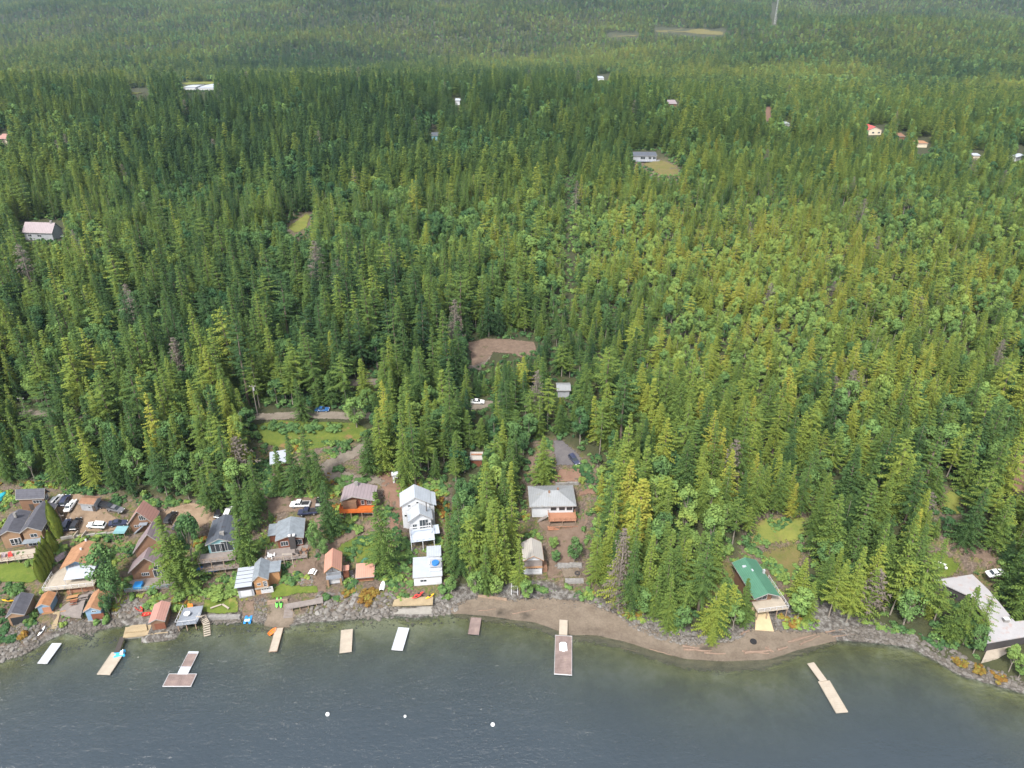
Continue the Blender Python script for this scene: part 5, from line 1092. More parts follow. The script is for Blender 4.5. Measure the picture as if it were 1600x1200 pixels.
# ---------------------------------------------------------------- sheets on the ground
def build_sheets():
    sand = drape_mat('beach_sand', (0.112,0.089,0.069), (0.198,0.165,0.132), .3, ((0.066,0.056,0.046), .12, .60)); wet_sand(sand); gravel = drape_mat('gravel', (0.12,0.10,0.08), (0.19,0.165,0.135), .6); tan = drape_mat('tan_gravel', (0.165,0.115,0.077), (0.245,0.18,0.125), .4, ((0.132,0.092,0.059), .3, .60))
    dirt = drape_mat('bare_dirt', (0.099,0.069,0.050), (0.172,0.125,0.096), .7, ((0.046,0.059,0.017), .5, .6)); red = drape_mat('red_dirt', (0.132,0.076,0.053), (0.198,0.125,0.092), .6, ((0.066,0.079,0.020), .5, .62)); asph = drape_mat('old_asphalt', (0.086,0.079,0.083), (0.125,0.115,0.115), .5)
    lawn = drape_mat('lawn_grass', (.06,.095,.016), (.12,.15,.028), .5, ((.20,.16,.06), .35, .58), .5); meadow = drape_mat('dry_meadow', (.10,.13,.030), (.18,.18,.045), .25, ((.17,.12,.055), .2, .55)); green = drape_mat('rough_grass', (.05,.085,.018), (.12,.14,.026), .4, ((.17,.11,.05), .25, .55)); rough = drape_mat('rough_ground', (.085,.10,.025), (.16,.12,.055), .3, ((.12,.10,.05), .2, .55))
    O = 1.0
    drape('beach', [(686,958),(695,948),(730,935),(760,921),(800,935),(850,930),(925,938),(955,952),(985,966),(1050,992),(1100,1001),(1140,998),(1150,986),(1178,978),(1212,980),(1245,984),(1290,984),(1312,990),(1318,1006),(1250,1030),(1200,1050),(1130,1056),(1070,1050),(1020,1036),(975,1020),(930,1010),(868,1002),(835,988),(800,980),(760,976),(715,970)], sand, .06, soft=2.5)
    drape('beach_ramp', [(402,990),(418,955),(424,934),(452,934),(466,962),(455,985)], sand, .07, soft=1.5)
    drape('boat_ramp_ground', [(375,975),(378,940),(398,934),(402,975)], dirt, .07)
    drape('gravel_lot', [(88,775),(118,770),(162,776),(170,800),(205,822),(245,800),(300,783),(348,800),(352,812),(310,828),(268,822),(240,820),(196,822),(188,832),(96,838),(84,806)], tan, .08)
    drape('gravel_road', ribbon_poly([(-30,652),(40,646),(85,646),(160,650),(240,660),(320,660),(400,651),(470,648),(555,650),(640,645),(700,640),(760,632),(815,630)], 4.6), gravel, .10, world=True)
    drape('upper_road', ribbon_poly([(448,604),(520,600),(590,597),(650,590),(700,582),(745,574),(758,560),(762,545)], 5), gravel, .12, world=True)
    drape('turning_loop', [(730,535),(760,528),(800,530),(836,534),(842,552),(822,562),(796,554),(772,552),(760,566),(736,574)], dirt, .16)
    drape('driveway', ribbon_poly([(578,690),(556,706),(530,716),(514,727),(522,742),(550,749),(590,750),(606,760)], [4,5,6,6.5,6,5,4,3]), gravel, .10, world=True)
    drape('truck_yard', [(412,790),(420,772),(445,776),(480,772),(510,780),(512,800),(505,835),(492,838),(490,806),(445,802),(418,808)], dirt, .10)
    drape('dirt_track', ribbon_poly([(588,732),(604,745),(612,765),(620,790),(616,830),(622,860)], [4,5,6,5,3,2]), red, .11, world=True)
    drape('garden_path', ribbon_poly([(592,812),(560,830),(530,846),(512,862),(502,885),(500,915),(503,935)], [2.6,3,3.4,4,5,4.5,3]), dirt, .10, world=True)
    drape('garden_soil', [(440,880),(500,868),(508,912),(498,916),(445,912)], dirt, .06)
    drape('parking_pad', [(862,688),(878,686),(912,716),(910,728),(868,730)], asph, .12)
    drape('bare_bank', [(868,732),(922,730),(925,750),(905,756),(862,756)], red, .07)
    drape('side_track', ribbon_poly([(832,712),(828,730),(836,748),(852,754)], 3.2), dirt, .11, world=True); drape('side_path', ribbon_poly([(902,772),(915,769),(935,767)], 3), red, .11, world=True)
    drape('back_yard', [(832,812),(905,808),(922,800),(918,835),(905,870),(880,905),(852,905),(856,870),(850,832)], dirt, .07)
    drape('fire_pit_terrace', [(872,888),(906,886),(911,902),(882,906)], sand, .2, soft=.6)
    drape('lawn', [(317,936),(374,932),(374,959),(340,963),(316,958)], lawn, .25, soft=.6); drape('lawn', [(422,922),(438,912),(470,914),(497,914),(499,928),(455,932),(424,938)], lawn, .2, soft=.6)
    drape('lawn', [(-30,884),(25,877),(58,884),(63,905),(45,914),(-30,912)], lawn, .12, soft=.8); drape('lawn', [(192,858),(206,860),(199,893),(190,884)], meadow, .12)
    drape('grass_slope', [(398,664),(430,655),(560,660),(578,672),(560,690),(500,702),(430,700),(404,690)], green, .08)
    drape('grass_bank', [(500,800),(560,812),(545,832),(515,850),(505,830)], green, .07); drape('grass_bank', [(520,852),(560,835),(600,830),(600,880),(548,885)], green, .07)
    drape('dry_meadow', [(1158,860),(1184,806),(1264,801),(1260,846),(1200,854)], meadow, .12, soft=3); drape('rough_ground', [(1168,860),(1260,840),(1254,890),(1240,915),(1216,912),(1188,876)], rough, .16, soft=3)
    drape('rough_grass', [(1096,880),(1136,872),(1150,890),(1170,935),(1140,960),(1095,930)], rough, .10, soft=3)
    drape('lawn', [(1444,868),(1474,855),(1516,892),(1456,903)], lawn, .45); drape('gravel_yard', [(1458,852),(1500,842),(1532,848),(1564,872),(1558,900),(1545,905),(1516,890),(1490,868),(1468,862)], dirt, .3, soft=3)
    drape('clearing', [(1462,806),(1474,766),(1506,766),(1504,806)], meadow, .15, soft=2.5); drape('bare_clearing', [(1570,770),(1600,698),(1640,700),(1640,775)], red, .1)
    drape('clearing', [(448,356),(478,334),(486,338),(480,356),(462,366)], meadow, .15); drape('clearing', [(1003,256),(1034,250),(1060,262),(1062,274),(1036,277)], rough, .15)
    drape('hay_field', [(1022,46),(1060,44),(1132,50),(1132,55),(1090,54),(1024,50)], rough, .3, step=10, soft=6); drape('hay_field', [(945,56),(985,52),(1000,53),(996,57),(950,59)], rough, .3, step=10, soft=6)
    drape('clearing', [(203,146),(232,138),(290,128),(336,127),(336,139),(285,140),(206,149)], meadow, .3, step=5, soft=4)
    drape('dirt_track', ribbon_poly([(1198,166),(1200,178),(1203,190)], 9), red, .2, step=3, world=True)
def wall_between(name, label, a, b_, hh, th, mat, cat='wall', dz=0, group=None):
    p = at(*a); q = at(*b_); d = q-p; d.z = 0; L_ = d.length; rz = math.atan2(d.y, d.x); o = MB(); n = max(1, int(L_/2.5)); zc = min(p.z, q.z)
    for i in range(n): z = p.lerp(q, (i+.5)/n).z-zc; o.box(L_*i/n, L_*(i+1)/n-.02, -th/2, th/2, z-1.5, z+hh)
    ob = o.build(name, M[mat]); ob.location = (p.x, p.y, zc+dz); ob.rotation_euler = (0, 0, rz); return tag(ob, label, cat, group)
# ---------------------------------------------------------------- things about the yards
def build_props():
    C_ = put_car
    C_('suv',90,786,97,775,'white','white SUV parked between the brown cabin and a dark car'); C_('suv',103,786,109,773,'navy','dark blue SUV parked between the two white cars'); C_('car',112,793,119,780,'white','white car nearest the brown shed in the parking yard')
    C_('suv',105,823,109,811,'navy','dark SUV beside the columnar cedars, left of the pair'); C_('suv',120,822,125,810,'black','black car right of the pair above the retaining wall'); C_('suv',152,824,138,823,'white','white SUV with black roof rails parked sideways on the gravel yard'); C_('car',185,820,200,820,'navy','dark blue car parked sideways beside the steep chalet')
    C_('suv',168,793,180,797,'black','black SUV just right of the small brown-roofed shed'); C_('car',182,799,194,803,'grey','dark grey car farthest right behind the small shed'); C_('suv',268,812,274,802,'black','black car parked on dirt behind the tall twin conifers'); C_('car',280,822,286,810,'black','black car half hidden beside the broadleaf tree')
    C_('pickup',470,791,455,791,'white','white pickup truck with dark load bed on the dirt yard'); C_('car',499,789,501,779,'black','small black car beside the tall dark spruce'); C_('pickup',483,806,470,805,'navy','dark truck parked behind the grey-roofed bungalow')
    C_('suv',897,721,902,728,'navy','dark blue SUV parked on the asphalt driveway behind the hip-roofed house'); C_('car',504,642,515,642,'blue','blue car on the gravel road among the trees'); C_('car',1547,917,1556,908,'white','white car beside the angular white-roofed house')
    C_('suv',357,804,360,795,'white','white SUV at the rear of the dark metal-roofed house'); C_('suv',344,804,348,795,'black','black car at the rear of the dark metal-roofed house'); C_('car',96,371,103,371,'white','white car beside the forest house at the left edge')
    C_('car',746,630,756,630,'white','white car glimpsed between conifers by the road')
    # docks and floats
    dock('dock', 'white plastic floating dock nearest the left rocks', [(60,1035.5),(73,1036),(94,1008),(83,1003)], 'whitedeck')
    dock('dock', 'pale wooden floating dock with the blue pedal boat moored to it', [(152.5,1053),(171,1053.5),(193,1022),(175,1018)], 'palewood', frame='palewood')
    stairs('gangway', 'narrow dark gangway linking the pier to the pale wooden dock', (191,997), (183,1019), 1.1, 'darktrim', n=26, za=.9, zb=.5, cat='gangway')
    dock('dock', 'weathered wide T-head platform with pale rim at the end of its dock', [(255,1072),(299,1072),(306,1053),(264,1053)], 'oldwood')
    dock('dock', 'white and brown walkway dock leading to the wide T-head platform', [(277,1053),(293,1053.5),(310,1018.5),(295,1018.5)], 'oldwood', extra=[('white_panel','whitedeck',(-.98,.98,-.99,-.36,.006,.03)),('white_panel','whitedeck',(-.98,.98,.86,.99,.006,.03))])
    dock('dock', 'short tilted wooden dock cluttered with orange gear', [(419,1017),(434,1018),(441,981.5),(432,981)], 'palewood', frame='post')
    dock('dock', 'cream wooden floating dock with a small mooring cleat', [(531,1019),(549,1018),(551,984),(533,984.5)], 'palewood', frame='palewood'); 
    dock('dock', 'plain white floating dock right of the cream wooden one', [(612,1014),(629,1016),(639,981.5),(622.5,981)], 'whitedeck')
    dock('dock', 'small dark weathered dock near the beach', [(731.5,990),(748,990.5),(752,966),(736,965)], 'oldwood', frame='oldwood')
    o, hw, hl = dock('dock', 'long dark red-brown dock with pale side rails off the beach', [(866,1053.5),(893.5,1053.5),(893.5,994),(868,993)], 'oldwood', frame='trim')
    b = MB(); b.box(-.9,.9,-1.0,1.0,.02,.45); b.box(-.6,.6,-.8,.8,.45,1.0); b.box(-.35,.35,-1.2,-1.0,.1,.7); p = atz(880, 1012, .45); k = b.build('dock_box', M['whitep']); k.location = p; tag(k, 'white storage bench on the long dark dock', 'bench')
    b = MB(); p = atz(880, 992, .8); q = atz(880.5, 970, .8); ln = (q-p).length; b.box(-1.0, 1.0, 0, ln, -.1, .1); k = b.build('gangplank', M['palewood']); k.location = p; k.rotation_euler = (.05, 0, -math.atan2(q.x-p.x, q.y-p.y)); tag(k, 'pale wooden gangplank from the beach to the long dock', 'gangplank')
    dock('dock', 'pale wide floating dock at the end of the narrow gangway, far right', [(1307,1113.5),(1324,1111.5),(1296,1063),(1279,1066)], 'palewood', frame='palewood')
    b = MB(); p = atz(1266.5, 1036, .6); q = atz(1287, 1064, .6); ln = (q-p).length; b.box(-.85, .85, 0, ln, -.1, .08); k = b.build('gangplank', M['palewood']); k.location = p; k.rotation_euler = (0, 0, -math.atan2(q.x-p.x, q.y-p.y)); tag(k, 'long narrow gangplank to the far right dock', 'gangplank')
    # timber pier under the pink boathouse, viewing deck, kayak float
    o = empty('pier', atz(230, 985, 0)); tag(o, 'sandy timber and concrete pier carrying the pink-roofed boathouse', 'pier')
    px_platform('pier_deck', [(192,996),(262,988),(271,950),(262,945),(236,976),(196,980)], 1.15, 'yellowwood', parent=o, th=.35); px_platform('raised_deck', [(194,988),(230,984),(228,975),(206,977),(196,982)], 1.55, 'yellowwood', parent=o, th=.3); px_platform('pier_wall', [(194,995.5),(261,987.5),(270,951),(262,950),(235,980),(197,984)], .79, 'concrete', parent=o, th=2.2)
    o = empty('viewing_deck', atz(297, 965, 0)); tag(o, 'blue-grey railed deck over the water with a round table', 'deck')
    px_platform('deck', [(274.5,977),(307,973),(313,961),(317.5,946),(287,950)], 2.6, 'greydeck', parent=o, th=.3); zt = 2.6
    for (u, v) in ((277,976),(290,974.5),(304,972.5),(312,960)):
        q = atz(u, v, 2.3)-o.location; b = MB(); b.box(q.x-.1, q.x+.1, q.y-.02, q.y+.18, -1.5, 2.29); b.build('post', M['post'], o)
    b = MB(); P_ = [atz(u, v, 2.6)-o.location for u, v in [(287,950),(274.5,977),(307,973),(313,961)]]
    for i in range(3):
        n = int((P_[i+1]-P_[i]).length/1.3)
        for k in range(n+1): q = P_[i].lerp(P_[i+1], k/n); b.tube(q, q+Vector((0, 0, 1)), .05, n=4)
        b.tube(P_[i]+Vector((0, 0, 1.02)), P_[i+1]+Vector((0, 0, 1.02)), .06, n=4)
    b.build('railing', M['trim'], o)
    q = atz(293, 962, 2.6); b = MB(); b.tube((0, 0, .7), (0, 0, .76), .75, n=18); t = b.build('patio_table', M['whitep']); t.location = q; tag(t, 'round white table on the blue-grey viewing deck', 'table'); b = MB(); b.tube((0, 0, -.0), (0, 0, .7), .06); b.tube((0, 0, 0), (0, 0, .05), .35, n=12); b.build('leg', M['steel'], t)
    q = atz(296, 946, 2.65); b = MB(); b.box(-.6,.6,-.5,.5,0,.45); b.box(-.6,.6,.3,.5,.45,1.1); t = b.build('deck_chair', M['orangep']); t.location = q; t.location.z = h1(q.x, q.y)+.5; tag(t, 'orange lounge chair at the back of the viewing deck', 'chair')
    stairs('stairs', 'curved timber steps descending from the viewing deck into the lake', (311,964), (324,993), 1.5, 'palewood', za=2.5, zb=.1, curve=[(318,970),(324,980)], n=16)
    stairs('stairs', 'timber steps running down to the water between the two orange-roofed boathouses', (89,957), (83,982), 1.6, 'yellowwood', n=14)
    stairs('stairs', 'long stone steps winding down the rocky bank beside the salmon boathouse', (548,893), (547,948), 1.2, 'stone', curve=[(552,915),(555,932)], n=26)
    stairs('stairs', 'short timber flight from the boardwalk to the pebble shore', (452,945), (450,965), 2.2, 'deck', n=9)
    o = empty('boardwalk', at(478, 948)); tag(o, 'weathered timber boardwalk on posts below the flower bed lawn', 'boardwalk'); zz = at(478, 945).z+1.2
    px_platform('walkway', [(450,951),(505,941),(504,932),(490,936),(449,943)], zz, 'deck', parent=o, th=.25)
    for u in (456, 468, 481, 494, 503): q = atz(u, 951-(u-450)*.18, zz-.26)-o.location; b = MB(); b.box(q.x-.1, q.x+.1, q.y, q.y+.2, q.z-3, q.z); b.build('post', M['post'], o)
    o = empty('kayak_float', at(645, 945)); tag(o, 'timber landing platform loaded with red and yellow boats', 'platform'); zz = h1(*at(645,945)[:2])+.9
    px_platform('deck', [(613,946),(676,944),(677,932),(630,933),(616,937)], zz, 'yellowwood', parent=o, th=.35); px_platform('lower_ledge', [(615,958),(674,958),(676,947),(614,948)], zz-1.2, 'concrete', parent=o, th=1.2)
    kayak('red kayak lying on the timber landing platform', (645,940), (658,935), 'red', 1.0); kayak('second red kayak tucked behind the first on the platform', (649,936), (661,931), 'red', 1.0); kayak('yellow kayak at the right end of the landing platform', (667,940), (677,934), 'yellow', 1.0)
    kayak('lime green kayak, left of the pair by the lawn wall', (433,952), (433.5,936), 'lime', .3, 'pair of lime green kayaks'); kayak('lime green kayak, right of the pair by the lawn wall', (439.5,952), (439.5,936), 'lime', .3, 'pair of lime green kayaks')
    kayak('yellow kayak on the rack of the rust-roofed shed', (560,905), (571,904), 'yellow', .25); kayak('white kayak afloat in the shallows near the stairs', (61,993), (70,981), 'whitep', .05); kayak('yellow and white kayak lying left of the charcoal boathouse', (5,940), (20,941), 'yellow', .1)
    p = at(598, 916); hull('rowing_boat', 'white rowing boat turned keel up on the rocky bank', p, math.pi/2, 3.6, 1.4, 'whitep', .45, upside=True, z=p.z+.1)
    pedal_boat('sky blue pedal boat moored at the pale wooden dock', 186.5, 1022, rad(200), 'sky'); pedal_boat('blue pedal boat stranded on the boat ramp', 388, 969, rad(95), 'blue', ground=True)
    p = at(223, 956); hull('dinghy', 'red dinghy beached among rocks left of the pink boathouse', (p.x-1, p.y+.6), rad(-35), 2.8, 1.2, 'red', .5, z=p.z+.05); hull('dinghy', 'second red dinghy beside the first, nearer the water', (p.x+1.6, p.y-1.0), rad(10), 2.4, 1.1, 'red', .5, z=p.z-.1)
    p = atz(426, 986, .5); hull('dinghy', 'yellow and orange dinghy moored beside the short tilted dock', p, rad(60), 2.4, 1.3, 'orangep', .5, z=.02)
    p = at(352, 888); b = MB(); b.box(-3.2,3.2,-1,1,0,.9); t = b.build('covered_boat', M['tarp']); 
    bpy.data.objects.remove(t); hull('covered_boat', 'boat under a blue tarpaulin below the stacked decks', (p.x-4, p.y-.5), rad(5), 6, 2.0, 'tarp', 1.0, upside=True, z=p.z-.2)
    q = HSPEC['K2']; w = q.o+q.ux*2.4-q.uy*1.8; b = MB(); b.box(-1,1,-1,1,.11,.95); t = b.build('hot_tub', M['blue']); t.location = (w.x, w.y, w.z); t.rotation_euler = (0, 0, q.rz); tag(t, 'blue covered hot tub on the deck of the plum-roofed house', 'hot tub')
    # buoys
    for i, (u, v, r) in enumerate(((512,1116,.45),(633,1119,.3),(770,1132,.45))):
        import bmesh
        bm = bmesh.new(); bmesh.ops.create_uvsphere(bm, u_segments=14, v_segments=10, radius=r); me = bpy.data.meshes.new('buoy'); bm.to_mesh(me); bm.free(); me.shade_smooth(); o = linkmesh('mooring_buoy', me, M['whitep']); o.location = atz(u, v, .08)
        tag(o, ('white mooring buoy afloat, leftmost of the three', 'smallest white mooring buoy, in the middle of the three', 'white mooring buoy afloat, rightmost of the three')[i], 'buoy', 'white mooring buoys on the lake'); b = MB(); b.tube((0, 0, r*.9), (0, 0, r+.18), .05); b.build('ring', M['steel'], o)
    # walls
    wall_between('retaining_wall', 'long pale concrete retaining wall below the parking yard', (96,843), (186,834), .8, .4, 'concrete', dz=.1)
    wall_between('retaining_wall', 'dark stone wall holding up the benched lawn', (314,967), (376,966), .9, 1.0, 'stone'); wall_between('retaining_wall', 'dark timber wall holding the flower bed lawn', (418,944), (450,940), 1.0, .4, 'post'); wall_between('retaining_wall', 'low stone wall behind the hip-roofed white house', (868,757), (905,755), .5, .5, 'stone')
    wall_between('retaining_wall', 'grey stone wall above the fire pit terrace', (871,885), (909,884), .6, 1.4, 'stone'); wall_between('retaining_wall', 'grey stone wall below the fire pit terrace', (883,909), (912,908), .5, 1.4, 'stone'); wall_between('retaining_wall', 'low dark timber revetment along the top of the beach', (747,932), (792,938), .5, .5, 'post')
    wall_between('fence', 'rusty brown timber edging of the small patio by the lake', (66,960), (104,957), .5, .25, 'honey', cat='fence'); wall_between('fence', 'light timber fence along the front of the lower patio', (104,957), (128,962), .5, .25, 'honey', cat='fence')
    wall_between('retaining_wall', 'low concrete wall beside the small lawn at the left', (64,905), (80,885), .5, .3, 'concrete')
    # patio between the huts, tables, benches
    px_platform('patio', [(92,959),(126,963),(133,938),(146,925),(150,912),(108,914),(98,930)], h1(*at(112,945)[:2])+.25, 'deck', th=.8, struct=True)
    px_platform('patio_steps', [(104,925),(148,915),(150,909),(106,918)], h1(*at(128,920)[:2])+.7, 'reddeck', th=1.2, struct=True)
    def table(u, v, rz, mat, label, lx=2.0, ly=1.6, z=None):
        p = at(u, v); o = empty('picnic_table', p+Vector((0, 0, .3)), rz); tag(o, label, 'table'); b = MB(); b.box(-lx/2, lx/2, -.45, .45, .72, .78); b.build('top', M[mat], o)
        for sd in (-1, 1): b = MB(); b.box(-lx/2, lx/2, sd*.8-.14, sd*.8+.14, .42, .47); b.build('bench', M[mat], o); b = MB(); b.tube((sd*lx*.36, -.75, 0), (sd*lx*.36, -.2, .72), .05, n=4); b.tube((sd*lx*.36, .75, 0), (sd*lx*.36, .2, .72), .05, n=4); b.build('leg', M['post'], o)
    table(115, 937, .3, 'honey', 'orange picnic table on the lower patio', 2.6); table(132, 936, .3, 'deck', 'grey-brown picnic table right of the orange one', 2.4); table(117, 944, .3, 'redbrown', 'small dark red picnic table below the orange one', 1.6)
    table(489, 897, 1.4, 'whitep', 'white picnic table in the garden soil', 1.8)
    for (u, v, rz, lab) in ((338,950,.5,'left wooden bench of the V-shaped pair on the lawn'), (353,950,-.6,'right wooden bench of the V-shaped pair on the lawn')):
        p = at(u, v); o = empty('bench', p+Vector((0, 0, .2)), rz); tag(o, lab, 'bench', 'V-shaped pair of lawn benches'); b = MB(); b.box(-1.3, 1.3, -.22, .22, .38, .46); b.build('seat', M['palewood'], o)
        for sd in (-1, 1): b = MB(); b.box(sd*1.0-.08, sd*1.0+.08, -.18, .18, 0, .379); b.build('leg', M['post'], o)
    q = HSPEC['B']; cols = ['yellow','red','plum','red']
    for i, (lx, m_2) in enumerate(((-5.3,'yellow'),(-3.9,'plum'),(-2.3,'red'))):
        w = q.o+q.ux*lx-q.uy*3.1; o = empty('deck_chair', (w.x, w.y, w.z+.36), q.rz+.2*i); tag(o, ('yellow','purple','bright red')[i]+' lounge chair on the deck of the tan timber house', 'chair', 'coloured lounge chairs on the tan house deck'); b = MB(); b.box(-.4,.4,-.45,.35,.25,.33); b.build('seat', M[m_2], o); b = MB(); b.slab([(-.4,.3,.3),(.4,.3,.3),(.4,.75,1.0),(-.4,.75,1.0)],[(0,1,2,3)],.07); b.build('backrest', M[m_2], o)
        for sd in (-1, 1): b = MB(); b.box(sd*.42-.05, sd*.42+.05, -.5, .45, .0, .52); b.build('armrest', M[m_2], o)
    q = HSPEC['S']
    for i, (lx, ly, hh) in enumerate(((-1.4,-2.8,0),(5.6,-2.6,0),(7.4,-2.2,0))):
        w = q.o+q.ux*lx+q.uy*ly; o = empty('patio_set', (w.x, w.y, w.z+.11), q.rz); tag(o, ('pale table and chairs at the left end of the bungalow deck','dark patio table in the middle of the bungalow deck','brown patio furniture at the right end of the bungalow deck')[i], 'patio furniture'); mm = ('whitep','darktrim','brownroof')[i]
        b = MB(); b.tube((0,0,.68),(0,0,.74),.65,n=14); b.build('table_top', M[mm], o); b = MB(); b.tube((0,0,0),(0,0,.68),.06); b.build('leg', M['steel'], o)
        for k in range(4): a = k*1.57+.5; cx, cy = 1.05*math.cos(a), 1.05*math.sin(a); b = MB(); b.box(cx-.22,cx+.22,cy-.22,cy+.22,0,.45); b.box(cx+.18*math.cos(a)-.12,cx+.18*math.cos(a)+.12,cy+.18*math.sin(a)-.12,cy+.18*math.sin(a)+.12,.45,.9); b.build('chair', M[mm], o)
    # trellis, swing frame, kennel, fire ring, cover
    p = at(452, 888); o = empty('swing_frame', p); tag(o, 'tall timber post frame in front of the bungalow deck', 'post frame')
    for sd in (-1, 1): b = MB(); b.tube((sd*1.1+.1, 0, -.5), (sd*1.1, .3, 4.6), .08, n=5); b.build('post', M['palewood'], o)
    b = MB(); b.tube((-1.3, .3, 4.65), (1.3, .3, 4.65), .08, n=5); b.build('beam', M['palewood'], o)
    p = at(804, 930); o = empty('boat_rack', p); tag(o, 'white timber boat rack standing at the top of the beach', 'rack')
    for sd in (-1, 1): b = MB(); b.box(sd*.8-.1, sd*.8+.1, -.1, 3.6, .5, .65); b.build('rail', M['trim'], o); b = MB(); b.box(sd*.8-.08, sd*.8+.08, 0, .16, -.5, 1.8); b.build('post', M['trim'], o)
    b = MB(); b.box(-.7, .7, .5, .6, .51, .62); b.box(-.7, .7, 2.6, 2.7, .51, .62); b.build('crossbar', M['trim'], o)
    p = at(902, 897); b = MB()
    for k in range(10): a = k*.628; b.box(.55*math.cos(a)-.16, .55*math.cos(a)+.16, .55*math.sin(a)-.16, .55*math.sin(a)+.16, -.1, .32)
    t = b.build('fire_ring', M['darkwall']); t.location = p+Vector((0, 0, .2)); tag(t, 'dark fire ring on the walled terrace', 'fire pit')
    p = at(1177, 1003); b = MB(); b.tube((0, 0, 0), (0, 0, .35), .8, .75, 14); t = b.build('fire_ring', M['dark']); t.location = p; tag(t, 'black fire ring on the sand below the boat ramp', 'fire pit')
    p = at(1421, 887); b = MB(); 
    o = empty('patio_set', at(1471, 883)); tag(o, 'pale garden table and chairs on the lawn by the angular house', 'patio furniture'); b.tube((0,0,.7),(0,0,.78),1.0,n=14); b.build('table_top', M['whitep'], o)
    for k in range(5): a = k*1.256; b = MB(); b.box(1.4*math.cos(a)-.25,1.4*math.cos(a)+.25,1.4*math.sin(a)-.25,1.4*math.sin(a)+.25,0,.5); b.build('chair', M['whitep'], o)
    t = px_platform('boat_ramp', [(1181,953),(1200,953),(1209,986),(1180,984)], 1, 'sandconc', struct=True, th=1.2, zs=[h1(*at(1181,953)[:2])+.9, h1(*at(1200,953)[:2])+.9, h1(*at(1209,986)[:2])+.2, h1(*at(1180,984)[:2])+.2])
    p = at(3, 778); hull('covered_boat', 'teal tarpaulin cover at the left edge behind the tan house', p, rad(80), 4, 2.2, 'tealp', 1.2, upside=True, z=p.z)
    p = at(96, 872); b = MB(); b.box(-1,1,-1.4,1.4,0,1.2); hull('covered_boat', 'dark covered trailer beside the tan-roofed bungalow', p, rad(70), 3.6, 1.8, 'plum', 1.1, upside=True, z=p.z+.1)
    p = at(571, 879); hull('covered_boat', 'green tarpaulin heap behind the rust-roofed kayak shed', p, rad(70), 3.0, 2.0, 'green', 1.2, upside=True, z=p.z)
    p = at(192, 838); b = MB(); b.slab([(-1.6,-1.4,2.2),(1.6,-1.4,2.2),(1.6,1.4,2.5),(-1.6,1.4,2.5)],[(0,1,2,3)],.1); o = empty('lean_to', p); tag(o, 'blue-grey lean-to canopy below the steep chalet', 'canopy'); b.build('roof', M['tealwall'], o)
    for sx in (-1, 1):
        for sy in (-1, 1): b = MB(); b.box(sx*1.45-.07, sx*1.45+.07, sy*1.25-.07, sy*1.25+.07, -.5, 2.2); b.build('post', M['post'], o)
    p = at(126, 838); o = empty('arch', p); tag(o, 'pale timber gate arch at the gap in the retaining wall', 'gate')
    for sx in (-1, 1): b = MB(); b.box(sx*1.1-.1, sx*1.1+.1, -1.2, 1.2, -1, 1.1); b.build('side_rail', M['palewood'], o)
    # poles and mast
    for i, (u, vb, vt, lab) in enumerate(((403,650,601,'grey wooden utility pole beside the gravel road by the bushes'), (43,652,620,'short leaning utility pole where the road leaves the forest at the left'), (98,818,803,'lamp post between the cedars and the dark cars'))):
        p = at(u, vb); z = height_for(p, vt); o = empty('utility_pole', p); tag(o, lab, 'utility pole'); b = MB(); b.tube((0, 0, -.5), (0, 0, z), .15, .1, 7); b.build('pole', M['deck'], o)
        b = MB(); b.box(-1.1, 1.1, -.06, .06, z-.7, z-.55); b.build('crossarm', M['deck'], o)
        if i == 0: b = MB(); b.tube((.35, 0, z-2.1), (.35, 0, z-1.1), .25, n=10); b.build('transformer', M['steel'], o)
        for sx in (-1, 0, 1): b = MB(); b.tube((sx*.9, 0, z-.54), (sx*.9, 0, z-.35), .05, n=6); b.build('insulator', M['whitep'], o)
    p = at(1210, 38); o = empty('radio_mast', p); tag(o, 'tall thin lattice mast on the far hillside', 'mast'); H_ = 95; b = MB(); n = 16
    for k in range(3):
        a = k*2.094; b.tube((2.4*math.cos(a), 2.4*math.sin(a), -2), (1.0*math.cos(a), 1.0*math.sin(a), H_), .2, .12, 4)
        for i in range(n):
            z0, z1 = H_*i/n, H_*(i+1)/n; r0, r1 = 2.4-1.4*i/n, 2.4-1.4*(i+1)/n; a2 = a+2.094; b.tube((r0*math.cos(a), r0*math.sin(a), z0), (r1*math.cos(a2), r1*math.sin(a2), z1), .08, n=4)
    b.build('lattice', M['trim'], o); b = MB(); b.tube((0, 0, H_), (0, 0, H_+8), .4, .2, 5); b.build('antenna', M['trim'], o)
    # driftwood
    L5 = ('longest pale log in the left pile on the beach curve','orange-brown log lying along the top of the left pile','short log at the tail of the left pile','thick log in the middle pile on the outer beach','thin log crossing the middle pile','reddish log at the right of the middle pile','grey log in front of the middle pile','short stump log just right of the middle pile')
    for i, q in enumerate(((1068,1015,1112,1018,.28),(1066,1010,1092,1014,.3),(1100,1021,1134,1022,.22),(1162,1021,1205,1017,.35),(1170,1019,1202,1022,.2),(1196,1013,1208,1019,.32),(1160,1018,1180,1021,.22),(1215,1016,1231,1012,.3))): log_(*q, L5[i])
    for i, q in enumerate(((1158,992,1170,985,.28),(1232,1004,1262,996,.25),(1240,1000,1275,992,.2),(1250,1008,1280,994,.22),(1290,988,1320,984,.2),(1300,996,1335,991,.16),(970,1012,1000,1020,.14),(800,960,838,952,.15),(748,955,775,952,.12),(1016,1015,1050,1024,.12))):
        log_(*q, ('pale log propped against the rocks left of the fire ring','reddish log in the scattered debris right of the fire ring','second debris log, lying farther up the beach','third debris log, nearest the water','pale log at the far right end of the beach','thin log below it at the far right of the beach','thin log on the sand near the long dock','thin pale log in front of the white boat rack','short stick log on the left beach','thin log half way along the curved beach')[i])
